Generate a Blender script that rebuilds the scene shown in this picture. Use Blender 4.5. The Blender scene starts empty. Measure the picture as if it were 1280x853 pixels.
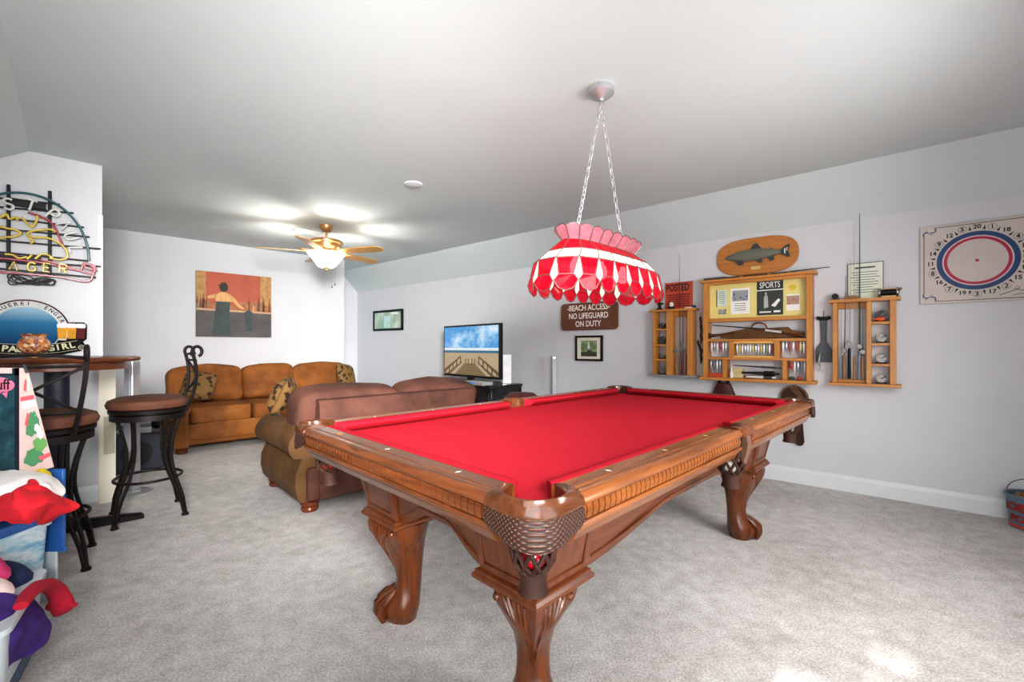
import bpy, math, random
import bmesh
from mathutils import Vector, Matrix, Euler, noise as mnoise
random.seed(7)
scn = bpy.context.scene
COL = scn.collection
PI = math.pi
R = math.radians
V = Vector

# ------------------------------------------------------------------ mesh builder
class MB:
    def __init__(self):
        self.v = []; self.f = []; self.m = []; self.mi = 0; self.M = None
    def mat(self, i):
        self.mi = i; return self
    def add(self, vs, fs):
        b = len(self.v)
        if self.M is not None:
            vs = [self.M @ V(p) for p in vs]
        self.v.extend([tuple(p) for p in vs])
        for f in fs:
            self.f.append(tuple(i + b for i in f)); self.m.append(self.mi)
        return self
    def box(self, x0, x1, y0, y1, z0, z1):
        vs = [(x0,y0,z0),(x1,y0,z0),(x1,y1,z0),(x0,y1,z0),(x0,y0,z1),(x1,y0,z1),(x1,y1,z1),(x0,y1,z1)]
        return self.add(vs, [(0,3,2,1),(4,5,6,7),(0,1,5,4),(1,2,6,5),(2,3,7,6),(3,0,4,7)])
    def obox(self, c, s, rot=None):
        M = rot.to_matrix() if isinstance(rot, Euler) else (rot or Matrix.Identity(3))
        vs = []
        for z in (-1,1):
            for (x,y) in ((-1,-1),(1,-1),(1,1),(-1,1)):
                vs.append(V(c) + M @ V((x*s[0]/2,y*s[1]/2,z*s[2]/2)))
        return self.add(vs, [(0,3,2,1),(4,5,6,7),(0,1,5,4),(1,2,6,5),(2,3,7,6),(3,0,4,7)])
    def loft(self, rings, cap0=True, cap1=True, closed=True):
        n = len(rings[0]); vs = [p for r in rings for p in r]; fs = []
        for k in range(len(rings)-1):
            for i in range(n if closed else n-1):
                j = (i+1) % n
                fs.append((k*n+i, k*n+j, (k+1)*n+j, (k+1)*n+i))
        if cap0: fs.append(tuple(range(n-1,-1,-1)))
        if cap1: fs.append(tuple((len(rings)-1)*n+i for i in range(n)))
        return self.add(vs, fs)
    def tube(self, pts, r, seg=8, closed=False, flat=1.0):
        pts = [V(p) for p in pts]; n = len(pts)
        rs = r if isinstance(r, (list,tuple)) else [r]*n
        T = []
        for i in range(n):
            a = pts[(i-1) % n] if (closed or i>0) else pts[i]
            b = pts[(i+1) % n] if (closed or i<n-1) else pts[i]
            d = b-a
            T.append(d.normalized() if d.length > 1e-9 else V((0,0,1)))
        up = V((0,0,1)) if abs(T[0].z) < .9 else V((1,0,0))
        N = (up - T[0]*up.dot(T[0])).normalized(); rings = []
        for i in range(n):
            N = N - T[i]*N.dot(T[i])
            N = N.normalized() if N.length > 1e-6 else T[i].orthogonal().normalized()
            B = T[i].cross(N)
            rings.append([pts[i] + (N*math.cos(2*PI*k/seg)*flat + B*math.sin(2*PI*k/seg))*rs[i] for k in range(seg)])
        if closed:
            vs = [p for q in rings for p in q]; fs = []
            for k in range(n):
                for i in range(seg):
                    j = (i+1)%seg; k2 = (k+1)%n
                    fs.append((k*seg+i,k*seg+j,k2*seg+j,k2*seg+i))
            return self.add(vs, fs)
        return self.loft(rings)
    def cyl(self, p0, p1, r0, r1=None, seg=16):
        return self.tube([p0,p1], [r0, r0 if r1 is None else r1], seg)
    def lathe(self, prof, seg=24, c=(0,0,0), sx=1, sy=1, axis='z', caps=True):
        rings = []
        for (r,z) in prof:
            r = max(r, 1e-4); ring = []
            for k in range(seg):
                a = 2*PI*k/seg; x = r*math.cos(a)*sx; y = r*math.sin(a)*sy
                if axis == 'z': p = (c[0]+x,c[1]+y,c[2]+z)
                elif axis == 'y': p = (c[0]+x,c[1]+z,c[2]-y)
                else: p = (c[0]+z,c[1]+x,c[2]+y)
                ring.append(p)
            rings.append(ring)
        return self.loft(rings, caps, caps)
    def sph(self, c, r, seg=16, rings=8, s=(1,1,1), rot=None):
        rr = []
        for i in range(rings+1):
            a = PI*i/rings - PI/2
            ring = []
            for k in range(seg):
                b = 2*PI*k/seg
                p = V((max(math.cos(a),1e-3)*math.cos(b)*r*s[0], max(math.cos(a),1e-3)*math.sin(b)*r*s[1], math.sin(a)*r*s[2]))
                if rot: p = rot.to_matrix() @ p
                ring.append(V(c)+p)
            rr.append(ring)
        return self.loft(rr)
    def sbox(self, c, s, e=.35, nu=32, nv=16, puff=None, wr=0, ws=6, rot=None, seed=0):
        """superquadric cushion: s full size, e squareness"""
        def pw(t, e): return math.copysign(abs(t)**e, t)
        rr = []
        for i in range(nv+1):
            a = PI*i/nv - PI/2; ring = []
            for k in range(nu):
                b = 2*PI*k/nu
                ca = max(math.cos(a),0)
                p = V((pw(ca,e)*pw(math.cos(b),e)*s[0]/2, pw(ca,e)*pw(math.sin(b),e)*s[1]/2, pw(math.sin(a),e)*s[2]/2))
                if puff: p = puff(p)
                if wr:
                    q = (p+V((seed*3.1,seed*1.7,0)))*ws
                    d = mnoise.noise(q)*wr
                    p = p + p.normalized()*d
                if rot: p = rot.to_matrix() @ p
                ring.append(V(c)+p)
            rr.append(ring)
        return self.loft(rr)
    def prism(self, pts, y0, y1):
        """polygon in local xz extruded along y"""
        n = len(pts)
        vs = [(x,y0,z) for x,z in pts] + [(x,y1,z) for x,z in pts]
        fs = [tuple(range(n)), tuple(range(2*n-1,n-1,-1))] + [(i,i+n,(i+1)%n+n,(i+1)%n) for i in range(n)]
        return self.add(vs, fs)
    def prismz(self, pts, z0, z1):
        n = len(pts)
        vs = [(x,y,z0) for x,y in pts] + [(x,y,z1) for x,y in pts]
        fs = [tuple(range(n-1,-1,-1)), tuple(range(n,2*n))] + [(i,(i+1)%n,(i+1)%n+n,i+n) for i in range(n)]
        return self.add(vs, fs)
    def poly(self, pts, y):
        return self.add([(x,y,z) for x,z in pts], [tuple(range(len(pts)))])
    def rect(self, x0, x1, z0, z1, y):
        return self.poly([(x0,z0),(x1,z0),(x1,z1),(x0,z1)], y)
    def ell(self, cx, cz, rx, rz, y, n=28, a0=0, a1=2*PI):
        return self.poly([(cx+rx*math.cos(a0+(a1-a0)*k/n), cz+rz*math.sin(a0+(a1-a0)*k/n)) for k in range(n)], y)
    def ring(self, cx, cz, r0, r1, y, n=48, a0=0, a1=2*PI):
        vs = []; fs = []
        for k in range(n+1):
            a = a0+(a1-a0)*k/n
            vs += [(cx+r0*math.cos(a),y,cz+r0*math.sin(a)),(cx+r1*math.cos(a),y,cz+r1*math.sin(a))]
        for k in range(n): fs.append((2*k,2*k+1,2*k+3,2*k+2))
        return self.add(vs, fs)
    def grid(self, nu, nv, fn, thick=0):
        vs = []; fs = []
        for j in range(nv+1):
            for i in range(nu+1):
                vs.append(fn(i/nu, j/nv))
        for j in range(nv):
            for i in range(nu):
                a = j*(nu+1)+i
                fs.append((a,a+1,a+nu+2,a+nu+1))
        return self.add(vs, fs)
    def text(self, body, size, x, z, y, rot=0, bold=0.0, sx=1.0, extr=0.0005, align='CENTER', flat=False):
        """lettering in the local xz plane facing -y (flat: in the xy plane facing +z)"""
        vs, fs = text_geo(body, size, bold, extr, align)
        c, s = math.cos(rot), math.sin(rot); out = []
        for (a,b,d) in vs:
            a *= sx
            p, q = a*c-b*s, a*s+b*c
            out.append((x+p, z+q, y+d) if flat else (x+p, y-d, z+q))
        return self.add(out, fs)
    def obj(self, name, mats, parent=None, bevel=0, seg=2, smooth=True, ang=35, sub=0, solid=0):
        me = bpy.data.meshes.new(name)
        me.from_pydata(self.v, [], self.f)
        bm = bmesh.new(); bm.from_mesh(me)
        bmesh.ops.recalc_face_normals(bm, faces=bm.faces)
        bm.to_mesh(me); bm.free()
        if not isinstance(mats, (list,tuple)): mats = [mats]
        for mm in mats: me.materials.append(mm)
        me.polygons.foreach_set('material_index', self.m)
        if smooth:
            me.polygons.foreach_set('use_smooth', [True]*len(me.polygons))
            me.set_sharp_from_angle(angle=R(ang))
        me.update()
        o = bpy.data.objects.new(name, me); COL.objects.link(o)
        if parent: o.parent = parent
        if solid:
            md = o.modifiers.new('s','SOLIDIFY'); md.thickness = solid; md.offset = 0
        if bevel:
            md = o.modifiers.new('b','BEVEL'); md.width = bevel; md.segments = seg; md.limit_method = 'ANGLE'; md.angle_limit = R(40)
        if sub:
            md = o.modifiers.new('u','SUBSURF'); md.levels = sub; md.render_levels = sub
        return o

_tc = {}
def text_geo(body, size, bold, extr, align):
    key = (body, round(size,5), bold, extr, align)
    if key in _tc: return _tc[key]
    cu = bpy.data.curves.new('t','FONT'); cu.body = body; cu.size = size; cu.extrude = extr
    cu.offset = bold*size; cu.align_x = align; cu.align_y = 'CENTER'; cu.resolution_u = 3
    ob = bpy.data.objects.new('t', cu); COL.objects.link(ob)
    bpy.context.view_layer.update()
    dg = bpy.context.evaluated_depsgraph_get()
    ev = ob.evaluated_get(dg); me = ev.to_mesh()
    vs = [tuple(v.co) for v in me.vertices]; fs = [tuple(p.vertices) for p in me.polygons]
    ev.to_mesh_clear(); bpy.data.objects.remove(ob); bpy.data.curves.remove(cu)
    _tc[key] = (vs, fs); return _tc[key]

def tag(o, label, cat, group=None, kind=None):
    if label: o['label'] = label
    if cat: o['category'] = cat
    if group: o['group'] = group
    if kind: o['kind'] = kind
    return o
def thing(name, label, cat, loc=(0,0,0), rz=0, group=None):
    o = bpy.data.objects.new(name, None); COL.objects.link(o)
    o.empty_display_size = .05
    o.location = loc; o.rotation_euler = (0,0,rz)
    return tag(o, label, cat, group)
def place(o, loc, rz=0, rx=0, ry=0):
    o.location = loc; o.rotation_euler = (rx,ry,rz); return o
def struct(o):
    o['kind'] = 'structure'; return o
def copy_tree(o, parent=None):
    c = o.copy(); COL.objects.link(c)
    if parent is not None: c.parent = parent
    for ch in list(o.children): copy_tree(ch, c)
    return c
def dup(o, label, loc, rz=None, group=None):
    c = copy_tree(o); c.location = loc
    if rz is not None: c.rotation_euler = (0,0,rz)
    c['label'] = label
    if group: c['group'] = group
    return c

# ------------------------------------------------------------------ materials
def newmat(name):
    m = bpy.data.materials.new(name); m.use_nodes = True
    nt = m.node_tree; b = nt.nodes['Principled BSDF']
    return m, nt, b
def srgb(c):
    if isinstance(c, str):
        c = c.lstrip('#'); c = [int(c[i:i+2],16)/255 for i in (0,2,4)]
    return tuple((x/12.92 if x <= .04045 else ((x+.055)/1.055)**2.4) for x in c) + (1,)
def coords(nt, scale=(1,1,1), rot=(0,0,0)):
    tc = nt.nodes.new('ShaderNodeTexCoord'); mp = nt.nodes.new('ShaderNodeMapping')
    mp.inputs['Scale'].default_value = scale; mp.inputs['Rotation'].default_value = rot
    nt.links.new(tc.outputs['Object'], mp.inputs['Vector']); return mp
def noise_tex(nt, vec, scale, detail=3, rough=.5):
    n = nt.nodes.new('ShaderNodeTexNoise'); n.inputs['Scale'].default_value = scale
    n.inputs['Detail'].default_value = detail; n.inputs['Roughness'].default_value = rough
    nt.links.new(vec.outputs[0], n.inputs['Vector']); return n
def ramp(nt, fac, stops):
    r = nt.nodes.new('ShaderNodeValToRGB'); e = r.color_ramp.elements
    while len(e) < len(stops): e.new(.5)
    for k,(p,c) in enumerate(stops):
        e[k].position = p; e[k].color = c
    nt.links.new(fac, r.inputs['Fac']); return r
def bump(nt, b, h, strength, dist=.01):
    bp = nt.nodes.new('ShaderNodeBump'); bp.inputs['Strength'].default_value = strength; bp.inputs['Distance'].default_value = dist
    nt.links.new(h, bp.inputs['Height']); nt.links.new(bp.outputs['Normal'], b.inputs['Normal']); return bp
def shade(c, k): return tuple(min(1,max(0,x*k)) for x in c[:3]) + (1,)
def plain(name, col, rough=.5, metal=0, var=.12, scale=12, bmp=0, bscale=80, coat=0, spec=None):
    m, nt, b = newmat(name); c = srgb(col); mp = coords(nt)
    n = noise_tex(nt, mp, scale, 3)
    r = ramp(nt, n.outputs['Fac'], [(.3, shade(c,1-var)), (.7, shade(c,1+var))])
    nt.links.new(r.outputs['Color'], b.inputs['Base Color'])
    b.inputs['Roughness'].default_value = rough; b.inputs['Metallic'].default_value = metal
    if coat: b.inputs['Coat Weight'].default_value = coat
    if spec is not None: b.inputs['Specular IOR Level'].default_value = spec
    if bmp:
        n2 = noise_tex(nt, mp, bscale, 2); bump(nt, b, n2.outputs['Fac'], bmp, .003)
    return m
def wood(name, c1, c2, axis='x', rough=.3, scale=1.0, coat=.12):
    m, nt, b = newmat(name); c1, c2 = srgb(c1), srgb(c2)
    s = {'x':(1.2,14,14),'y':(14,1.2,14),'z':(14,14,1.2)}[axis]
    mp = coords(nt, tuple(k*scale for k in s))
    n = noise_tex(nt, mp, 3.0, 6, .6); n.inputs['Distortion'].default_value = .6
    r = ramp(nt, n.outputs['Fac'], [(.28, c2), (.5, tuple((a*.6+d*.4) for a,d in zip(c1,c2))), (.72, c1)])
    nt.links.new(r.outputs['Color'], b.inputs['Base Color'])
    b.inputs['Roughness'].default_value = rough; b.inputs['Coat Weight'].default_value = coat; b.inputs['Coat Roughness'].default_value = .15
    bump(nt, b, n.outputs['Fac'], .08, .002)
    return m
def emit(name, col, s):
    m, nt, b = newmat(name); c = srgb(col); mp = coords(nt); n = noise_tex(nt, mp, 20)
    r = ramp(nt, n.outputs['Fac'], [(.3, shade(c,.95)), (.7, c)])
    nt.links.new(r.outputs['Color'], b.inputs['Base Color']); nt.links.new(r.outputs['Color'], b.inputs['Emission Color'])
    b.inputs['Emission Strength'].default_value = s; b.inputs['Roughness'].default_value = .4
    return m
def leather(name, c1, c2, rough=.55, scale=5, bmp=.25):
    m, nt, b = newmat(name); mp = coords(nt)
    n = noise_tex(nt, mp, scale, 5, .6); n2 = noise_tex(nt, mp, 220, 2)
    r = ramp(nt, n.outputs['Fac'], [(.3, srgb(c2)), (.68, srgb(c1))])
    nt.links.new(r.outputs['Color'], b.inputs['Base Color']); b.inputs['Roughness'].default_value = rough
    b.inputs['Specular IOR Level'].default_value = .3
    bump(nt, b, n2.outputs['Fac'], bmp, .002); return m
def fabric(name, col, rough=.9, var=.1, scale=8, wv=300, bmp=.3, sheen=0):
    m, nt, b = newmat(name); c = srgb(col); mp = coords(nt)
    n = noise_tex(nt, mp, scale, 3); n2 = noise_tex(nt, mp, wv, 2)
    r = ramp(nt, n.outputs['Fac'], [(.3, shade(c,1-var)), (.7, shade(c,1+var))])
    nt.links.new(r.outputs['Color'], b.inputs['Base Color']); b.inputs['Roughness'].default_value = rough
    b.inputs['Sheen Weight'].default_value = sheen
    bump(nt, b, n2.outputs['Fac'], bmp, .002); return m
def spots(name, base, spot, scale=14, th=.55, rough=.8):
    m, nt, b = newmat(name); mp = coords(nt)
    vo = nt.nodes.new('ShaderNodeTexVoronoi'); vo.inputs['Scale'].default_value = scale
    nt.links.new(mp.outputs[0], vo.inputs['Vector'])
    n = noise_tex(nt, mp, scale*1.3, 4)
    ad = nt.nodes.new('ShaderNodeMath'); ad.operation = 'ADD'
    nt.links.new(vo.outputs['Distance'], ad.inputs[0]); nt.links.new(n.outputs['Fac'], ad.inputs[1])
    r = ramp(nt, ad.outputs[0], [(th-.06, srgb(spot)), (th, srgb(base))])
    nt.links.new(r.outputs['Color'], b.inputs['Base Color']); b.inputs['Roughness'].default_value = rough
    return m
def translucent(name, col, tr=.7, rough=.15, emi=0, see=0):
    m, nt, b = newmat(name); c = srgb(col); mp = coords(nt); n = noise_tex(nt, mp, 30, 4)
    r = ramp(nt, n.outputs['Fac'], [(.3, shade(c,.75)), (.7, shade(c,1.1))])
    t = nt.nodes.new('ShaderNodeBsdfTranslucent'); mx = nt.nodes.new('ShaderNodeMixShader')
    nt.links.new(r.outputs['Color'], t.inputs['Color']); nt.links.new(r.outputs['Color'], b.inputs['Base Color'])
    b.inputs['Roughness'].default_value = rough
    if emi:
        nt.links.new(r.outputs['Color'], b.inputs['Emission Color']); b.inputs['Emission Strength'].default_value = emi
    mx.inputs[0].default_value = tr
    out = nt.nodes['Material Output']
    nt.links.new(b.outputs[0], mx.inputs[1]); nt.links.new(t.outputs[0], mx.inputs[2]); nt.links.new(mx.outputs[0], out.inputs['Surface'])
    if see:
        tp = nt.nodes.new('ShaderNodeBsdfTransparent'); m2 = nt.nodes.new('ShaderNodeMixShader'); m2.inputs[0].default_value = see
        tp.inputs['Color'].default_value = tuple(min(1,x*1.5+.06) for x in c[:3])+(1,)
        nt.links.new(mx.outputs[0], m2.inputs[1]); nt.links.new(tp.outputs[0], m2.inputs[2]); nt.links.new(m2.outputs[0], out.inputs['Surface'])
    return m
def clear(name, col, alpha=.35, rough=.1):
    m = plain(name, col, rough, var=.03); b = m.node_tree.nodes['Principled BSDF']
    b.inputs['Alpha'].default_value = alpha; return m

M = {}
M['wall'] = plain('wall_paint', '#d5d6da', .85, var=.015, scale=3, bmp=.05, bscale=160)
M['ceil'] = plain('ceiling_paint', '#d1dada', .9, var=.012, scale=2, bmp=.06, bscale=140)
M['white'] = plain('white_trim_paint', '#e2e4e7', .45, var=.02)
def carpet_mat():
    m, nt, b = newmat('grey_carpet_pile'); mp = coords(nt)
    big = noise_tex(nt, mp, 1.6, 4, .6); mid = noise_tex(nt, mp, 14, 4, .6); fine = noise_tex(nt, mp, 120, 3, .75)
    mx = nt.nodes.new('ShaderNodeMix'); mx.data_type = 'FLOAT'; mx.inputs[0].default_value = .5
    nt.links.new(big.outputs['Fac'], mx.inputs[2]); nt.links.new(mid.outputs['Fac'], mx.inputs[3])
    mx2 = nt.nodes.new('ShaderNodeMix'); mx2.data_type = 'FLOAT'; mx2.inputs[0].default_value = .55
    nt.links.new(mx.outputs[0], mx2.inputs[2]); nt.links.new(fine.outputs['Fac'], mx2.inputs[3])
    r = ramp(nt, mx2.outputs[0], [(.38, srgb('#9c9793')), (.5, srgb('#c6c1be')), (.62, srgb('#e6e4e2'))])
    nt.links.new(r.outputs['Color'], b.inputs['Base Color']); b.inputs['Roughness'].default_value = 1
    b.inputs['Sheen Weight'].default_value = .1; b.inputs['Specular IOR Level'].default_value = .1
    bump(nt, b, fine.outputs['Fac'], .6, .006); return m
M['carpet'] = carpet_mat()
for ax in 'xyz':
    M['oak_'+ax] = wood('honey_stained_table_wood_'+ax, '#723b1a', '#431d0b', ax, .3)
    M['pine_'+ax] = wood('pine_'+ax, '#cf8f45', '#b0702c', ax, .45, coat=.1)
M['cherry'] = wood('cherry_leg_wood', '#6f3814', '#3f1c07', 'z', .25)
M['rail'] = wood('rail_wood_x', '#96592a', '#5d3012', 'x', .25)
M['raily_shaded'] = wood('rail_wood_y_shaded', '#774320', '#48230d', 'y', .25)  # same rail wood, the short rails' shade put into a darker colour
M['casting'] = wood('dark_corner_wood', '#63371a', '#3a1c0b', 'x', .2, coat=.4)
M['dent'] = wood('dentil_wood', '#7a4520', '#55290e', 'z', .3)
M['cloth'] = fabric('red_billiard_cloth', '#b22634', 1, .03, 6, 500, .05, 0)
M['cush'] = fabric('red_cushion_cloth', '#a6202f', 1, .03, 6, 500, .05, 0)
for k_ in ('cloth','cush'): M[k_].node_tree.nodes['Principled BSDF'].inputs['Specular IOR Level'].default_value = .05
M['pearl'] = plain('pearl_inlay', '#eee9dc', .3)
M['black'] = plain('black_plastic', '#101113', .45, spec=.3)
M['iron'] = plain('bronzed_iron', '#191413', .45, .2, spec=.3)
M['dgrey'] = plain('dark_grey', '#3a3c40', .5)
M['silver'] = plain('brushed_silver', '#c8c9cb', .35, .7)
M['chrome'] = plain('chrome', '#d5d6d8', .15, 1)
M['nickel'] = plain('satin_nickel', '#9d9d9d', .3, .9)
M['brass'] = plain('antique_brass', '#b8935c', .3, .8)
M['paper'] = plain('paper', '#eeeee8', .8, var=.03)
M['cream'] = plain('cream_paint', '#e6dfce', .7, var=.04)
M['navy'] = plain('navy', '#1c2130', .5)
M['red'] = plain('red_paint', '#c2182b', .5)
M['blue'] = plain('blue_paint', '#23457a', .5)
M['ink'] = plain('black_ink', '#1b1b1f', .6)

# ------------------------------------------------------------------ the room frame (metres), walls measured on site
H = 1.12
CX, CY, FL = 640.0, 434.0, 550.0
RN, RU, RD = V((.6419,.7667,0)), V((.7667,-.6419,0)), 4.284        # right wall: normal (outwards), run, distance
BN, BU, BD = V((-.6855,.728,0)), V((.728,.6855,0)), 6.618           # back wall
ND = 4.385                                                          # partition with the beer signs (parallel to the back wall)
RZ_R = math.atan2(-.6419,.7667); RZ_B = math.atan2(.6855,.728)
def ray(px, py): return V(((px-CX)/FL, 1, (CY-py)/FL))
def wp(px, py, off=0):
    r = ray(px,py); Y = (RD-off)/(RN.x*r.x+RN.y); p = r*Y
    return p.dot(RU), H+p.z
def bp(px, py, off=0, d=BD):
    r = ray(px,py); Y = (d-off)/(BN.x*r.x+BN.y); p = r*Y
    return p.dot(BU), H+p.z
def onR(s, z, off=0): p = RN*(RD-off)+RU*s; return (p.x,p.y,z)
def onB(s, z, off=0, d=BD): p = BN*(d-off)+BU*s; return (p.x,p.y,z)
# ------------------------------------------------------------------ room shell
ZC = 2.44
def wall_box(name, p0, p1, z0, z1, thick, mat='wall'):
    """wall whose inner face runs p0->p1 (room on the left of the run direction when thick < 0)"""
    p0, p1 = V(p0), V(p1); d = (p1-p0).normalized(); nn = V((-d.y,d.x))*thick
    b = MB(); b.prismz([tuple(p0),tuple(p1),tuple(p1+nn),tuple(p0+nn)], z0, z1)
    return struct(b.obj(name, M[mat], smooth=False))
def rw(t, off=0): p = RN*(RD-off)+RU*t; return (p.x,p.y)
def bw(t, off=0, d=BD): p = BN*(d-off)+BU*t; return (p.x,p.y)
C0 = V((-2.73,7.87)).to_3d(); tC = C0.dot(RU)
tE = V((3.527,2.63,0)).dot(RU)
wall_box('wall_right', rw(tC-.2), rw(tE+.1), 0, 2.44, .1)
sEnd = V((-2.55,6.69,0)).dot(BU)
wall_box('wall_back', bw(-3.2), bw(sEnd), 0, 2.44, .1)
# short return and the recessed wall beyond the end of the back wall
q0 = V(bw(sEnd)); q1 = q0 + V((BN.x,BN.y))*1.3
RECD = BD + 1.06
sR0 = V((-2.73,7.87,0)).dot(BU)
wall_box('wall_far', bw(sR0-1.2,0,RECD), bw(sR0+.35,0,RECD), 0, 2.44, .1)
sN = V((-2.99,3.21,0)).dot(BU)
b = MB()
n0, n1 = V(bw(sN,0,ND)), V(bw(sN-1.75,0,ND)); n2 = V(bw(sN,0,BD-.01)); n3 = V(bw(sN-1.75,0,BD-.01))
b.prismz([tuple(n1),tuple(n0),tuple(n2),tuple(n3)], 0, 2.44)
struct(b.obj('wall_left', M['wall'], smooth=False))
F0 = V((-3.25,2.965)); FD = V((.7071,-.7071)); FN = V((.7071,.7071))
k0 = F0 - FN*1.3
e0 = V(rw(tE)); ed = V((-.6419,-.7667))
e1 = e0 + ed*5.9
wall_box('wall_front', tuple(e1), tuple(e0+V((.0642,.0767))), 0, 2.44, -.1)
# knee wall behind the camera with a window band
kA, kB = k0 - FD*.4, k0 + FD*6.0
zk = ZC - .66*1.3
b = MB()
def kbox(a0, a1, z0, z1):
    p0, p1 = k0+FD*a0, k0+FD*a1; nn = -FN*.12
    b.prismz([tuple(p0),tuple(p1),tuple(p1+nn),tuple(p0+nn)], z0, z1)
kc = (-k0).dot(FD)          # camera position along the wall
WX0, WX1, WZ0, WZ1 = kc-.45, kc-.05, .95, 1.56
kbox(-.4, WX0, 0, zk+.05); kbox(WX1, 6.0, 0, zk+.05); kbox(WX0, WX1, 0, WZ0); kbox(WX0, WX1, WZ1, zk+.05)
struct(b.obj('wall_rear', M['wall'], smooth=False))
b = MB()
def kb2(a0, a1, z0, z1, i0=-.10, i1=-.05):
    p0, p1 = k0+FD*a0+FN*i1, k0+FD*a1+FN*i1; nn = -FN*(i1-i0)
    b.prismz([tuple(p0),tuple(p1),tuple(p1+nn),tuple(p0+nn)], z0, z1)
kb2(WX0, WX0+.03, WZ0, WZ1); kb2(WX1-.03, WX1, WZ0, WZ1); kb2(kc-.28, kc-.21, WZ0, 1.52)
kb2(WX0, WX1, 1.36, 1.522); kb2(WX0, kc-.24, 1.225, 1.37); kb2(WX0, WX1, 1.536, WZ1); kb2(WX0, WX1, 1.285, 1.297); kb2(WX0, WX1, WZ0, WZ0+.05)  # unseen blocking bars added to cut the sunlight into floor patches
struct(b.obj('window_1', M['white'], smooth=False))

b = MB()
def P3(p, z): return (p[0],p[1],z)
fR = lambda t: V(rw(t,.30))
A_, B_ = fR(tC-.4), fR(tE+.3); L0, L1 = F0-FD*4, F0+FD*7.0
b.add([P3(L0,ZC),P3(L1,ZC),P3(B_,ZC),P3(A_,ZC)], [(0,1,2,3)])
w0, w1 = V(rw(tC-.4,-.02)), V(rw(tE+.3,-.02)); zw = ZC - .34*(.32/.30)
b.add([P3(A_,ZC),P3(B_,ZC),P3(w1,zw),P3(w0,zw)], [(0,1,2,3)])
s0, s1 = L0-FN*1.36, L1-FN*1.36; zs = ZC-.66*1.36
b.add([P3(L0,ZC),P3(L1,ZC),P3(s1,zs),P3(s0,zs)], [(0,1,2,3)])
o = struct(b.obj('ceiling', M['ceil'], smooth=False))
b = MB(); b.box(-7.5,6,-3.5,9.5,-.05,0)
struct(b.obj('floor', M['carpet'], smooth=False))

def baseboard(name, p0, p1, side=1):
    p0, p1 = V(p0), V(p1); d = (p1-p0).normalized(); nn = V((-d.y,d.x))*side
    b = MB(); rings = []
    for p in (p0,p1):
        rings.append([P3(p+nn*a, z) for a,z in ((-.002,0),(.015,0),(.015,.095),(.010,.112),(.006,.122),(-.002,.122))])
    b.loft(rings)
    return struct(b.obj(name, M['white'], smooth=False))
baseboard('baseboard_right', rw(tC), rw(tE), -1)
baseboard('baseboard_back', bw(-3.1), bw(sEnd), -1)
baseboard('baseboard_left', bw(sN-1.7,0,ND), bw(sN,0,ND), -1)
baseboard('baseboard_far', bw(sR0-1,0,RECD), bw(sR0,0,RECD), -1)
# white corner strip at the end of the partition
b = MB(); b.M = Matrix.Translation(onB(sN,0,0,ND)) @ Matrix.Rotation(RZ_B,4,'Z')
b.box(-.022,.004,-.004,.03,.12,2.08)
struct(b.obj('trim_1', M['white'], smooth=False))

# ------------------------------------------------------------------ camera, world, lights
cam = bpy.data.cameras.new('camera'); co = bpy.data.objects.new('camera', cam); COL.objects.link(co)
co.location = (0,0,H); co.rotation_euler = (PI/2,0,0)
cam.sensor_width = 36; cam.lens = 36*FL/1280; cam.shift_y = (CY-426.5)/1280; cam.clip_start = .05
scn.camera = co
w = bpy.data.worlds.new('world'); scn.world = w; w.use_nodes = True
bg = w.node_tree.nodes['Background']; bg.inputs['Color'].default_value = (.82,.9,1,1); bg.inputs['Strength'].default_value = 1.2
def light(name, kind, loc, power, col=(1,1,1), size=.1, sy=None, target=None, shadow=True):
    l = bpy.data.lights.new(name, kind); o = bpy.data.objects.new(name, l); COL.objects.link(o); o.location = loc
    l.energy = power; l.color = col
    if kind == 'AREA':
        l.shape = 'RECTANGLE'; l.size = size; l.size_y = sy or size
    elif kind == 'POINT': l.shadow_soft_size = size
    if target is not None:
        o.rotation_euler = (V(target)-V(loc)).to_track_quat('-Z','Y').to_euler()
    return o
so = light('sun','SUN',(0,0,4),6.0,(1,.96,.9))
el = R(20); so.data.angle = R(.6)
so.rotation_euler = V((.7071*math.cos(el),.7071*math.cos(el),-math.sin(el))).to_track_quat('-Z','Y').to_euler()
kp = k0 + FD*(kc-.3) + FN*.25
light('rear_fill','AREA',(-.35,-.85,1.2),23,(1,.995,.98),1.6,.9,(0,3.4,.4))  # added fill panel behind the camera, brightens the whole room
o_ = light('right_fill','AREA',(2.1,1.0,1.3),57,(1,.99,.98),1.3,1.0,(0,3.6,.6)); o_.data.spread = R(140)  # added fill out of frame right, lights the table's long side
o_ = light('back_wall_fill','AREA',(.45,-.8,1.75),62,(1,.99,.97),.8,.7,(-2.2,6.0,1.0)); o_.data.spread = R(55)  # added narrow beam that lifts the dim back wall
light('ceiling_fill','AREA',(1.05,.05,.4),15,(.96,1,1),1.4,1.0,(1.4,3.0,2.6))  # added upward area light, brightens the ceiling directly
light('ceiling_fill_side','AREA',(-.2,-.5,.4),20,(.96,1,1),1.2,.8,(-1.2,3.6,2.8))  # second added upward light, for the left part of the ceiling
light('fan_lamp','POINT',(-2.016,4.78,2.085),100,(1,.95,.89),.06)
scn.view_settings.view_transform = 'Standard'
scn.view_settings.exposure = .12
scn.view_settings.gamma = .9
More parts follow.
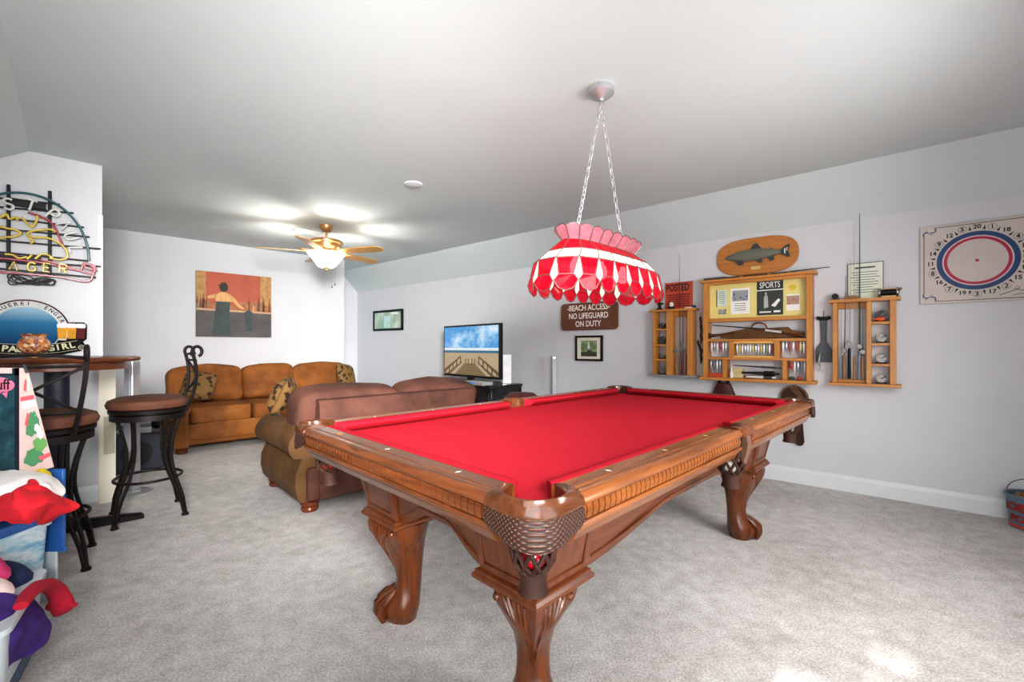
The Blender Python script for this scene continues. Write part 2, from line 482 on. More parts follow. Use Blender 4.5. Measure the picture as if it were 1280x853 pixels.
# ------------------------------------------------------------------ pool table  (x along the long side, near end = -x, near side = -y)
TL, TW, ZT, ZB = 1.16, .595, .80, .757
TC = (.4486,2.217,0)
tb = thing('pool_table','carved honey-wood pool table with red cloth and leather pockets','pool table',TC,R(45))
b = MB(); b.box(-TL-.02,TL+.02,-TW-.02,TW+.02,ZB-.03,ZB)
b.obj('playing_cloth', M['cloth'], tb, smooth=False)
RAILP = [(0,.752),(0,.800),(.046,.800),(.050,.797),(.054,.800),(.066,.801),(.078,.799),(.087,.792),(.091,.784),(.089,.777),(.082,.772),(.070,.771),
         (.070,.737),(.084,.736),(.087,.729),(.083,.722),(.074,.719),(.074,.714),(.060,.690),(.050,.683),(-.06,.683),(-.06,.752)]
def rail(x0, x1, w, axis, sgn):
    """rail along axis from x0 to x1, cloth boundary at distance w on side sgn"""
    rings = []
    for x in (x0,x1):
        rings.append([(x, sgn*(w+r), z) if axis=='x' else (sgn*(w+r), x, z) for r,z in RAILP])
    b = MB(); b.loft(rings)
    rl = b.obj('rail', M['rail' if axis=='x' else 'raily_shaded'], tb, ang=30)
    d = MB(); d.loft([[(x, sgn*(w+r), z) if axis=='x' else (sgn*(w+r), x, z) for r,z in ((.064,.7705),(.0712,.7705),(.0712,.7375),(.064,.7375))] for x in (x0+.002*(1 if x1>x0 else -1),x1-.002*(1 if x1>x0 else -1))])
    d.obj('dentil_gap_shade', M['black'], rl, smooth=False)  # black strip that paints the shade in the gaps between dentils
    d = MB(); n = int(abs(x1-x0)/.024); st = (x1-x0)/n
    for k in range(n):
        a0, a1 = x0+st*(k+.11), x0+st*(k+.89)
        ring = []
        for a in (a0,a1):
            ring.append([(a, sgn*(w+r), z) if axis=='x' else (sgn*(w+r), a, z) for r,z in ((.066,.771),(.080,.770),(.083,.755),(.080,.738),(.066,.737))])
        d.loft(ring)
    d.obj('dentil_moulding', M['rail' if axis=='x' else 'raily_shaded'], rl)
    k0, k1 = min(x0,x1), max(x0,x1)
    m = 3
    for k in range(m):
        a = k0+(k1-k0)*(k+.5)/m if axis=='y' else k0+(k1-k0)*(k+.62)/(m+.25)
        c = (a, sgn*(w+.026), .8003) if axis=='x' else (sgn*(w+.026), a, .8003)
        dx, dy = (.006,.012) if axis=='x' else (.012,.006)
        s = MB(); s.add([(c[0]-dx,c[1],c[2]),(c[0],c[1]-dy,c[2]),(c[0]+dx,c[1],c[2]),(c[0],c[1]+dy,c[2])],[(0,1,2,3)])
        s.obj('diamond_sight', M['pearl'], rl, smooth=False)
    if axis == 'y' and sgn < 0:
        p = MB(); p.mat(0); a = .36
        p.add([(-(w+.012),a-.045,.8004),(-(w+.012),a+.02,.8004),(-(w+.04),a+.02,.8004),(-(w+.04),a-.045,.8004)],[(0,1,2,3)])
        p.mat(1).text('B C', .022, -(w+.026), a-.012, .801, rot=-PI/2, flat=True, bold=.02)
        p.obj('maker_plate', [M['dent'],M['brass']], rl, smooth=False)
    # cushion
    CP = [(0,.801),(-.010,.803),(-.040,.797),(-.048,.792),(-.049,.787),(-.030,.765),(0,.758)]
    rings = []
    for x,e in ((x0,1),(x1,-1)):
        sg = 1 if x1>x0 else -1
        rings.append([(x+e*sg*(-r)*.8, sgn*(w+r), z) if axis=='x' else (sgn*(w+r), x+e*sg*(-r)*.8, z) for r,z in CP])
    c = MB(); c.loft(rings); c.obj('cushion', M['cush'], tb, ang=40)
PC, PS = .060, .066
for sg in (-1,1):
    rail(-TL+PC, -PS, TW, 'x', sg); rail(PS, TL-PC, TW, 'x', sg)
    rail(-TW+PC, TW-PC, TL, 'y', sg)
# corner castings: inner curve follows the pocket mouth, outer curve the rounded table corner
def corner_casting(sx, sy):
    N = 18; rings = []
    ro = .092; Rr = .085
    inner = []; outer = []
    for k in range(N+1):
        t = k/N
        # pocket mouth arc
        a = R(-70 + t*230)
        cx, cy = .012, .012
        inner.append((cx+.066*math.cos(a), cy+.066*math.sin(a)))
    # outer: straight, arc, straight (coordinates measured outwards from the corner of the cloth opening)
    pts = [(ro,-PC-.004)]
    for k in range(11):
        a = R(90*k/10); pts.append((ro-Rr+Rr*math.cos(a), ro-Rr+Rr*math.sin(a)))
    pts.append((-PC-.004,ro))
    L = [0]
    for i in range(1,len(pts)): L.append(L[-1]+math.dist(pts[i],pts[i-1]))
    for k in range(N+1):
        d = L[-1]*k/N
        for i in range(1,len(pts)):
            if d <= L[i]+1e-9:
                t = (d-L[i-1])/(L[i]-L[i-1]); outer.append((pts[i-1][0]+t*(pts[i][0]-pts[i-1][0]), pts[i-1][1]+t*(pts[i][1]-pts[i-1][1]))); break
    inner[0] = (0,-PC-.004); inner[-1] = (-PC-.004,0)
    for k in range(N+1):
        I, O = V(inner[k]), V(outer[k]); ring = []
        for t,z in ((0,.752),(0,.801),(.12,.807),(.35,.811),(.6,.810),(.82,.804),(.95,.794),(1,.784),(1,.776),(.9,.770),(.75,.768)):
            p = I.lerp(O,t); ring.append((sx*(TL+p.x), sy*(TW+p.y), z))
        rings.append(ring)
    b = MB(); b.loft(rings); cs = b.obj('corner_casting', M['casting'], tb, ang=45)
    # tooled leather shield below the casting
    rings = []
    for k in range(N+1):
        O = V(outer[k]); I = V(inner[k]); q = O + (I-O)*.03
        t = abs(k/N-.5)*2; lo = .712 - .010*math.cos(t*PI*1.0) + (.015*t**4)
        rings.append([(sx*(TL+q.x*f), sy*(TW+q.y*f), z) for f,z in ((1.0,.772),(1.03,.74),(1.03,lo+.01),(1.0,lo),(.94,lo),(.9,.772))])
    b = MB(); b.loft(rings); b.obj('leather_shield', M['tooled'], tb, ang=50)
def weave_mat():
    m, nt, b = newmat('tooled_leather'); mp = coords(nt, (1,1,1), (0,0,R(0)))
    w1 = nt.nodes.new('ShaderNodeTexWave'); w1.inputs['Scale'].default_value = 55; w1.bands_direction = 'DIAGONAL'
    mp2 = coords(nt, (1,1,-1)); w2 = nt.nodes.new('ShaderNodeTexWave'); w2.inputs['Scale'].default_value = 55; w2.bands_direction = 'DIAGONAL'
    nt.links.new(mp.outputs[0], w1.inputs[0]); nt.links.new(mp2.outputs[0], w2.inputs[0])
    mu = nt.nodes.new('ShaderNodeMath'); mu.operation = 'MULTIPLY'
    nt.links.new(w1.outputs['Fac'], mu.inputs[0]); nt.links.new(w2.outputs['Fac'], mu.inputs[1])
    r = ramp(nt, mu.outputs[0], [(.0, srgb('#2c1710')), (.6, srgb('#573325'))])
    nt.links.new(r.outputs['Color'], b.inputs['Base Color']); b.inputs['Roughness'].default_value = .42
    bump(nt, b, mu.outputs[0], .8, .003); return m
M['tooled'] = weave_mat()
M['strap'] = leather('tan_strap_leather', '#7a5745', '#553828', .55)
M['net'] = leather('dark_pocket_leather', '#45281b', '#241009', .65)
for sx in (-1,1):
    for sy in (-1,1): corner_casting(sx,sy)
def side_casting(sy):
    rings = []; N = 14
    for k in range(N+1):
        t = k/N; x = -PS-.004 + (2*PS+.008)*t
        a = PI*t; ix, iy = -.058*math.cos(a), .004+.05*math.sin(a)
        ring = []
        for u,z in ((0,.752),(0,.801),(.15,.806),(.4,.809),(.7,.806),(.93,.796),(1,.784),(1,.776),(.9,.77)):
            ring.append((ix+(x-ix)*u, sy*(TW+iy+(.093-iy)*u), z))
        rings.append(ring)
    b = MB(); b.loft(rings); b.obj('side_casting', M['raily_shaded'], tb, ang=45)
    rings = []
    for k in range(9):
        x = -.026+.052*k/8; lo = .655+.02*abs(x/.026)**2
        rings.append([(x,sy*(TW+r),z) for r,z in ((.088,.775),(.094,.74),(.088,.70),(.078,lo),(.070,lo),(.072,.775))])
    b = MB(); b.loft(rings); b.obj('leather_drop', M['strap'], tb, ang=50)
    b = MB(); b.box(-PS,PS,sy*(TW-.002) if sy>0 else sy*(TW+.07),sy*(TW+.07) if sy>0 else sy*(TW-.002),.728,.752)
    b.obj('pocket_liner', M['black'], tb, smooth=False)
for sy in (-1,1): side_casting(sy)
# pocket nets
BALL = .0285
def pocket_net(x, y):
    pr = [(.050,.745),(.052,.70),(.053,.665),(.048,.632),(.036,.615),(.030,.606)]
    seg = 10; rings = []
    for i,(r,z) in enumerate(pr):
        rings.append([(x+r*math.cos(2*PI*(k+.5*(i%2))/seg), y+r*math.sin(2*PI*(k+.5*(i%2))/seg), z) for k in range(seg)])
    b = MB()
    for i in range(len(rings)-1):
        for k in range(seg):
            a = V(rings[i][k]);
            for q in ((k if i%2 else k-1),(k+1 if i%2 else k)):
                b.tube([a, V(rings[i+1][q % seg])], .0052, 6)
    b.tube(rings[0], .005, 6, True); b.tube(rings[-1], .006, 6, True)
    nt_ = b.obj('pocket_net', M['net'], tb)
    c = MB(); c.lathe([(.024,.606),(.032,.609),(.033,.598),(.030,.578),(.036,.556),(.033,.555),(.026,.575),(.026,.60)], 20, (x,y,0)); c.obj('fringed_cup', M['net'], nt_)
qi = .028
PK = {'nn':(-TL+qi,-TW+qi),'nl':(-TL+qi,TW-qi),'fr':(TL-qi,-TW+qi),'ff':(TL-qi,TW-qi),'sn':(0,-TW-.022),'sf':(0,TW+.022)}
for k,(x,y) in PK.items(): pocket_net(x,y)
# cabinet
def arch(x, half, zl, zm):
    t = min(1,abs(x)/half); s = t*t*(3-2*t); return zm+(zl-zm)*max(0,(s-.25)/.75)
def apron(axis, half, w0, w1, sgn, zl, zm, mat):
    N = 24; b = MB(); fr = []; bk = []
    rings = []
    for k in range(N+1):
        a = -half+2*half*k/N; zb = arch(a,half,zl,zm)
        q = [(w0,zb),(w1,.688),(w1-.03,.688),(w0-.03,zb)]
        rings.append([(a,sgn*r,z) if axis=='x' else (sgn*r,a,z) for r,z in q])
    b.loft(rings); ap = b.obj('apron', M[mat], tb, ang=30)
    # incised panel line
    g = MB(); pts = []
    for k in range(N+1):
        a = (-half+.03)+(2*half-.06)*k/N; z = arch(a,half,zl,zm)+.03; r = w0+(w1-w0)*(z-zl)/(.688-zl)+.001
        pts.append((a,sgn*r,z) if axis=='x' else (sgn*r,a,z))
    g.tube(pts, .004, 6); g.obj('panel_bead', M[mat], ap)
for sg in (-1,1):
    apron('x', .79, .462, .50, sg, .45, .515, 'oak_x'); apron('y', .245, 1.0, 1.04, sg, .45, .525, 'oak_y')
def leg(sx, sy):
    cx, cy = sx*.902, sy*.357; hb = .118
    b = MB()   # flared pedestal block above the leg
    def sq(h, z, dx=0): return [(cx+sx*(i*h+ (dx if i>0 else 0)), cy+sy*(j*h+(dx if j>0 else 0)), z) for i,j in ((-1,-1),(1,-1),(1,1),(-1,1))]
    b.loft([sq(hb-.004,.455), sq(hb-.004,.47), sq(hb,.688,.042)])
    pb = b.obj('pedestal', M['oak_z'], tb, smooth=False, bevel=.003)
    for ax in (0,1):   # raised panel bead on the two outer faces
        g = MB(); pts = []
        for u,z in ((-.8,.48),(.8,.48),(.8,.66),(-.8,.66)):
            o_ = hb-.004+(.039*(z-.47)/.187*.95)+.001
            pts.append((cx+sx*o_, cy+sy*u*hb*.95, z) if ax==0 else (cx+sx*u*hb*.95, cy+sy*o_, z))
        g.tube(pts, .004, 6, True); g.obj('panel_bead', M['oak_z'], pb)
    b = MB()
    b.loft([sq(.112,.418), sq(.122,.420), sq(.131,.428), sq(.131,.438), sq(.124,.446), sq(.124,.452), sq(.116,.457)])
    b.obj('moulding', M['oak_x'], pb, ang=25)
    S = [(.420,.135,.105,.118,1),(.392,.142,.095,.120,1),(.36,.138,.085,.112,.9),(.32,.112,.078,.088,.7),(.27,.078,.072,.060,.5),(.22,.052,.068,.050,.35),
         (.17,.038,.064,.049,.2),(.13,.042,.062,.053,.1),(.10,.066,.060,.063,0),(.075,.095,.058,.072,0),(.045,.108,.055,.076,0),(.02,.100,.05,.070,0),(.012,.085,.045,.062,0),(0,.082,.045,.06,0)]
    d = V((sx,sy)).normalized(); l = V((-d.y,d.x)); rings = []
    n = 40
    for (z,f,bk,w_,dm) in S:
        ring = []
        for k in range(n):
            a = 2*PI*k/n; ca, sa = math.cos(a), math.sin(a)
            e = (f if ca>0 else bk)*ca; q = w_*sa
            k1 = 1/(abs(ca)+abs(sa))      # diamond
            m_ = k1*1.12*dm + (1-dm) if ca>0 else (1-dm)+dm*min(1.15,1/max(abs(ca),abs(sa)))
            ring.append((cx+d.x*e*m_+l.x*q*m_, cy+d.y*e*m_+l.y*q*m_, z))
        rings.append(ring)
    b = MB(); b.loft(rings[::-1]); lg = b.obj('leg', M['cherry'], tb, ang=50)
    # carved leaves on the knee
    c = MB()
    def at(f, s, z): return (cx+d.x*f+l.x*s, cy+d.y*f+l.y*s, z)
    def surf(z):
        for i in range(len(S)-1):
            if S[i][0] >= z >= S[i+1][0]:
                t = (S[i][0]-z)/(S[i][0]-S[i+1][0]); return tuple(S[i][j]+(S[i+1][j]-S[i][j])*t for j in range(5))
        return S[-1]
    for side in (-1,1):
        for j in range(6):
            u0 = .22+.115*j; pts = []; rr = []
            for q in range(9):
                t = q/8; z = .405-t*(.085+.022*(5-j)); u = u0*(1-t)+(.12+.05*j)*t
                _,f,bk,w_,dm = surf(z)
                # point on the straight diamond face between front corner (f,0) and side corner (0,w)
                ff, ww = f*(1-u), w_*u; kf = 1.0 + .12*dm
                g_ = 1/(1) * (kf*dm+(1-dm)*(1.0/max(.3,math.hypot(1-u,u))))
                pts.append(at(ff*g_+.001, side*ww*g_, z)); rr.append(.0065*math.sin(PI*min(1,.15+t*.85))+.0015)
            c.tube(pts, rr, 6)
        c.sph(at(.03, side*.108, .385), .013, 12, 8)
    c.obj('carved_leaf', M['cherry'], lg)
    c = MB()
    for s,ff in ((-.055,.075),(-.02,.102),(.02,.102),(.055,.075)):
        c.tube([at(.035,s*.5,.125),at(ff*.8,s*.9,.10),at(ff+.008,s,.07),at(ff+.012,s,.035),at(ff,s,.008)],[.010,.015,.018,.017,.010],8)
    c.obj('claw_foot', M['cherry'], lg)
for sx in (-1,1):
    for sy in (-1,1): leg(sx,sy)
b = MB(); b.box(-.9,.9,-.40,.40,.60,.73); b.obj('slate_bed', M['dgrey'], tb, smooth=False)
# billiard balls lying in the nets
def ball(pk, dx, dy, dz, col, label, stripe=False):
    x, y = PK[pk]; c = V((x+dx,y+dy,.664+dz)); c.rotate(Euler((0,0,R(45)))); c += V(TC)
    mt = plain('ball_'+col.lstrip('#'), col, .08, var=.01, coat=.6)
    b = MB(); b.sph((0,0,0), BALL, 20, 12)
    if stripe:
        b.mat(1)
        b.lathe([(BALL*math.cos(a)*1.004, BALL*math.sin(a)*1.004) for a in (-.5,-.25,0,.25,.5)], 20, caps=False)
    o = b.obj('billiard_ball', [mt, plain('ball_white','#eeeade',.1)]); o.location = c; tag(o, label, 'billiard ball')
ball('nn',-.004,-.005,-.026,'#b01020','red billiard ball low in the pocket net at the near corner of the table')
ball('nn',-.004,-.003,.029,'#15151a','black billiard ball above the red ball in the near corner net')
ball('nl',-.005,-.002,-.026,'#b8281c','orange-red billiard ball in the pocket net in front of the loveseat')
ball('nl',-.004,.003,.029,'#2a1c4a','dark purple billiard ball in the pocket net in front of the loveseat')
ball('sn',.006,-.006,.029,'#c2303a','pink-red billiard ball in the side pocket net')
ball('sn',-.006,.004,-.026,'#d8d6c8','white billiard ball low in the side pocket net')
ball('fr',-.004,-.004,-.026,'#d9ddd2','pale billiard ball in the net at the corner nearest the wall shelves')
ball('fr',.004,-.003,.029,'#1c3f86','blue billiard ball in the net at the corner nearest the wall shelves')
# ------------------------------------------------------------------ sofas
M['tan'] = leather('tan_suede', '#9a5f28', '#6b3d17', .75, 4)
M['brown'] = leather('brown_suede', '#6b4438', '#43291f', .75, 5)
M['olive'] = leather('olive_brown_suede', '#7a5733', '#523820', .7, 5)
M['bun'] = wood('bun_foot_wood', '#7a3a1c', '#4e210f', 'x', .25)
M['pat'] = spots('floral_cushion_fabric', '#7f5f30', '#2e1c12', 20, .95)
M['nail'] = plain('nailheads', '#4d3015', .35, .6)
def bun_foot(x, y, par, h=.07):
    b = MB(); b.lathe([(.03,0),(.05,.005),(.058,.02),(.052,.034),(.044,.038),(.056,.045),(.06,.056),(.05,h)], 20, (x,y,0))
    return b.obj('bun_foot', M['bun'], par)
def arm_mesh(x, y0, y1, h, side, w=.19, roll=.115, hz=.47):
    """rolled arm; side=-1 left arm (roll overhangs to -x)"""
    prof = []   # (u outwards, z)
    out = [( .03,.07),( .055,.10),(.075,.18),(.07,.27),(.045,.34),(.03,.39)]
    prof += out
    cz, cu = hz+.01, .005
    for k in range(15):
        a = R(-50+ k*230/14); prof.append((cu+roll*math.cos(a), cz+roll*math.sin(a)))
    prof += [(-.09,.44),(-.09,.07)]
    rings = []; n = 9
    for k in range(n+1):
        t = k/n; y = y0+(y1-y0)*t
        sw = .018*math.sin(PI*t) if False else 0
        s = .93 if k in (0,n) else 1
        rings.append([(x+side*(u*s+sw), y, .07+(z-.07)*(s if z>.3 else 1)) for u,z in prof])
    b = MB(); b.loft(rings); return b
def sofa(name, label, loc, rz, nseat, cw, mats, D=.90, seam_back=False):
    t = thing(name, label, 'sofa', loc, rz)
    mt, mo = mats
    aw = .10; W = nseat*cw; hw = W/2
    b = MB(); b.box(-hw-.09,hw+.09,-D/2+.06,D/2-.02,.075,.30); b.obj('base', mt, t, bevel=.02, seg=3)
    b = MB(); b.sbox((0,-D/2+.085,.215),(W+.02,.09,.19),.25,40,12); b.obj('front_rail', mt, t)
    # back frame
    prof = [(D/2-.17,.28),(D/2-.02,.075),(D/2+.0,.08),(D/2,.72),(D/2-.02,.755),(D/2-.10,.76),(D/2-.14,.74)]
    b = MB(); b.loft([[(x,y,z) for y,z in prof] for x in (-hw-.02,hw+.02)]); b.obj('back_frame', mt, t, bevel=.015, seg=3)
    for k in range(nseat):
        x = -hw+cw*(k+.5)
        b = MB(); b.sbox((x,-.06,.385),(cw-.006,D-.22,.19),.22,44,16,wr=.010,ws=7,seed=k+1)
        s_ = b.obj('seat_cushion', mt, t)
        p = MB(); pts = [(x+ (cw/2-.012)*math.copysign(abs(math.cos(a))**.22,math.cos(a)), -.06+(D/2-.112)*math.copysign(abs(math.sin(a))**.22,math.sin(a)), .447) for a in [2*PI*q/48 for q in range(48)]]
        p.tube(pts,.005,6,True); p.obj('piping', mo, s_)
        def puff(p, c=cw): 
            return V((p.x, p.y - .05*max(0,1-(abs(p.z)/.25)**2)*max(0,1-(p.x/(c*.5))**2)*(1 if p.y<0 else .3), p.z + .02*math.cos(p.x/c*PI)))
        xo = -.06 if k==0 else (.06 if k==nseat-1 else 0)
        b = MB(); b.sbox((x+xo,D/2-.235,.665-(.065 if seam_back else 0)),(cw+(.16 if k in(0,nseat-1) else .0),.27,.44),.34,44,20,puff=puff,wr=.02,ws=6,seed=k+5,rot=Euler((R(-12),0,0)))
        b.obj('back_cushion', mt, t)
    for sd in (-1,1):
        b = arm_mesh(sd*(hw+.09), -D/2+.02, D/2-.06, .6, sd)
        am = b.obj('arm', mo if seam_back else mt, t, ang=50)
        # front panel of the arm with nailheads
        if not seam_back:
            nl = [(sd*(hw+.045), .12+.03*k) for k in range(12)] + [(sd*(hw+.095)+sd*.08*math.cos(R(180-k*18)), .478+.08*math.sin(R(180-k*18))) for k in range(11)]
            for (nx,nz) in nl:
                n = MB(); n.sph((nx,-D/2+.018,nz),.006,6,4); n.obj('nailhead', M['nail'], am)
        for yy in (-D/2+.09, D/2-.08): bun_foot(sd*(hw+.06), yy, t)
    return t
# three-seat sofa along the back wall
u_, n_ = BU, BN
F_ = V((-3.46,4.52,0))
W3 = .60*3
D3 = .92
ctr = F_ + u_*(W3/2+.12) + n_*(D3/2-.02)
sofa('sofa','three-seat tan suede sofa along the back wall under the painting',(ctr.x,ctr.y,0),RZ_B,3,.60,(M['tan'],M['tan']),D3)
# loveseat seen from behind: its back runs beside the pool table
rzL = R(43.5); uL = V((math.cos(rzL),math.sin(rzL),0)); dL = V((-uL.y,uL.x,0))
B_ = V((-1.30,2.98,0))
WL = 1.30; DL = .92
cL = B_ + uL*(WL/2+.02) + dL*(DL/2)
sofa('loveseat','brown suede loveseat seen from behind, between the pool table and the tan sofa',(cL.x,cL.y,0),rzL+PI,2,WL/2,(M['brown'],M['olive']),DL,True)
# throw pillows
def pillow(c, rz, tilt, label, roll=0, s=.36):
    t = thing('throw_pillow', label, 'pillow', c, rz, 'patterned throw pillows')
    def puff(p):
        r = 1 - .35*min(1,(abs(p.x)/(s/2))**2 * 1.0)*0
        k = (1-(abs(p.x)/(s*.52))**4)*(1-(abs(p.z)/(s*.52))**4)
        return V((p.x, p.y*max(.12,k), p.z))
    b = MB(); b.sbox((0,0,0),(s,.15,s),.28,40,24,puff=puff,wr=.006,ws=9,rot=Euler((R(tilt),R(roll),0)))
    b.obj('cover', M['pat'], t)
    p = MB(); Rm = Euler((R(tilt),R(roll),0)).to_matrix()
    pts = []
    for q in range(48):
        a = 2*PI*q/48
        pts.append(Rm @ V((s/2*math.copysign(abs(math.cos(a))**.28,math.cos(a)),0,s/2*math.copysign(abs(math.sin(a))**.28,math.sin(a)))))
    p.tube(pts,.007,6,True); p.obj('corded_edge', M['olive'], t)
    return t
def sofa_pt(x, y, z): p = V((ctr.x,ctr.y,0)) + u_*x + n_*y; return (p.x,p.y,z)
pillow(sofa_pt(-.79,-.22,.70),RZ_B+R(-24),-24,'patterned gold throw pillow at the left end of the tan sofa',10,.30)
pillow(sofa_pt(.84,-.24,.735),RZ_B+R(28),-20,'patterned gold throw pillow at the right end of the tan sofa',10,.32)
def love_pt(x, y, z): p = V((cL.x,cL.y,0)) + uL*x + dL*y; return (p.x,p.y,z)
pillow(love_pt(-.74,.12,.755),rzL+PI+R(62),-24,'patterned gold throw pillow on the end of the brown loveseat',4,.27)

# ------------------------------------------------------------------ bar stools
M['seat'] = leather('stool_suede', '#6b4332', '#4a2c20', .6, 9)
def stool(label, loc, rz, scroll=True):
    t = thing('bar_stool', label, 'stool', loc, rz, 'iron bar stools')
    b = MB(); b.lathe([(.0,.712),(.19,.712),(.213,.725),(.219,.748),(.208,.772),(.165,.79),(.08,.799),(0,.80)], 36); b.obj('seat', M['seat'], t)
    b = MB(); b.lathe([(.17,.692),(.205,.692),(.207,.712),(.17,.712)],36); b.lathe([(.12,.675),(.14,.675),(.14,.694),(.12,.694)],24); b.obj('swivel_plate', M['iron'], t)
    b = MB(); b.lathe([(.178,.645),(.198,.645),(.198,.68),(.178,.68),(.178,.645)],36,caps=False)
    for a in (0,PI/2): b.obox((0,0,.668),(.38,.02,.012),Euler((0,0,a+PI/4)))
    b.obj('seat_frame', M['iron'], t)
    for k in range(4):
        a = PI/4+k*PI/2; b = MB()
        for s in (-1,1):
            da = .30*s; pts = []
            for q in range(13):
                u = q/12; z = .66*(1-u)
                r = .185 - .05*math.sin(PI*min(1,u*1.25)) + .065*max(0,(u-.35)/.65)**1.4
                aa = a+da*(1-u)**1.3*(1) + .02*s
                pts.append((r*math.cos(aa), r*math.sin(aa), z+.004))
            b.tube(pts,.0095,8)
        fx, fy = .24*math.cos(a), .24*math.sin(a)
        pts_end = (.248*math.cos(a+.01),.248*math.sin(a+.01))
        b.cyl((pts_end[0],pts_end[1],0),(pts_end[0],pts_end[1],.014),.021,.019,12)
        b.obj('leg', M['iron'], t)
    b = MB(); b.tube([(.178*math.cos(2*PI*k/40),.178*math.sin(2*PI*k/40),.255) for k in range(40)],.009,8,True); b.obj('footrest_ring', M['iron'], t)
    # back: local +y
    fr = MB()
    def bc(u): # curve of back post in y-z: u 0..1
        z = .69+u*.40; y = .185+.045*math.sin(u*PI*.9)+.015*u
        return y, z
    for s in (-1,1):
        pts = []
        for q in range(11):
            u = q/10; y,z = bc(u); pts.append((s*(.135+.05*math.sin(u*PI/2)), y, z))
        if scroll:
            yl, zl = bc(1); x0 = s*.185
            for q in range(1,10):
                a = R(q*28); pts.append((x0, yl+.030*(1-math.cos(a))*.9, zl+.034*math.sin(a)))
        fr.tube(pts,.0105,8)
    bo = fr.obj('back_frame', M['iron'], t)
    lat = MB()
    def rail_(u, sag=0):
        y,z = bc(u); w = .135+.05*math.sin(u*PI/2)
        lat.tube([(w*k, y+.025*(1-k*k), z+sag*(1-k*k)) for k in [-1,-.75,-.5,-.25,0,.25,.5,.75,1]],.008,8)
    rail_(.93,.02); rail_(.84,.0); rail_(.28)
    for s in (-1,1):
        pts = []
        for q in range(9):
            k = -1+2*q/8; u = .28+.56*(q/8); y,z = bc(u); w = .135+.05*math.sin(u*PI/2); pts.append((s*w*k, y+.022*(1-k*k), z))
        lat.tube(pts,.0075,8)
    lat.obj('back_lattice', M['iron'], bo)
    return t
s2 = stool('iron bar stool with brown round seat and scrolled back, in front of the tan sofa',(-2.43,2.944,0),R(-47))
copy_of = dup(s2,'iron bar stool with its lattice back towards the gift bag, at the pub table',(-2.383,2.227,0),R(-140.3))

# ------------------------------------------------------------------ pub table
t = thing('pub_table','tall round dark pub table with brown wooden top and black pedestal','table',(-2.72,2.63,0),R(20))
M['pub'] = wood('pub_table_wood', '#6f3b20', '#4a2412', 'x', .3)
b = MB(); b.lathe([(0,1.030),(.35,1.030),(.378,1.036),(.385,1.048),(.378,1.058),(.36,1.062),(0,1.062)],56); b.obj('table_top', M['pub'], t)
b = MB(); b.lathe([(.30,.985),(.318,.985),(.318,1.031),(.30,1.031)],48); b.obj('apron', M['pub'], t)
b = MB(); b.lathe([(.055,.05),(.055,.97),(.09,.975),(.09,.985)],28); b.lathe([(.085,.04),(.085,.06),(.06,.10),(.055,.11)],28); b.obj('column', M['navy'], t)
for k in range(4):
    a = PI/2*k+R(20); b = MB(); d = V((math.cos(a),math.sin(a),0)); l_ = V((-d.y,d.x,0)); rings = []
    for r,h,w_ in ((.03,.062,.03),(.15,.06,.03),(.30,.048,.028),(.385,.036,.028),(.40,.02,.024)):
        rings.append([tuple(d*r+l_*(s*w_)+V((0,0,z))) for s,z in ((-1,.004),(1,.004),(1,h*.8),(.6,h),(-.6,h),(-1,h*.8))])
    b.loft(rings); b.obj('foot', M['iron'], t, ang=30)
# mosaic bowl on the table
M['mosaic'] = None
m_, nt, bb = newmat('mosaic_glass'); mp = coords(nt); vo = nt.nodes.new('ShaderNodeTexVoronoi'); vo.inputs['Scale'].default_value = 70
nt.links.new(mp.outputs[0], vo.inputs['Vector']); sp = nt.nodes.new('ShaderNodeSeparateColor'); nt.links.new(vo.outputs['Color'], sp.inputs[0])
r_ = ramp(nt, sp.outputs[0], [(.0,srgb('#7a3328')),(.25,srgb('#c98a4a')),(.45,srgb('#6d3150')),(.6,srgb('#d8b98a')),(.8,srgb('#8f4a2a')),(1,srgb('#5a5040'))])
nt.links.new(r_.outputs['Color'], bb.inputs['Base Color']); bb.inputs['Roughness'].default_value = .12
p_ = V(((43-CX)/FL,1,0))*2.40
t = thing('mosaic_bowl','brown and purple mosaic glass candle bowl on the pub table','bowl',(p_.x,p_.y,1.0625))
b = MB(); b.lathe([(0.0222,0.01892),(0.0444,0.0258),(0.0629,0.0473),(0.0666,0.0688),(0.0592,0.0903),(0.04588,0.1049),(0.0444,0.1161),(0.05328,0.129),(0.05032,0.129),(0.0407,0.1161),(0.04218,0.1032),(0.05476,0.086),(0.06068,0.0688),(0.05772,0.04988),(0.037,0.03096),(0,0.0258)],32,sx=1); b.obj('bowl', m_, t)
b = MB(); b.lathe([(0.0333,0),(0.03404,0.00516),(0.0185,0.01032),(0.01628,0.01892),(0.0222,0.02236)],24); b.obj('foot', M['brass'], t)

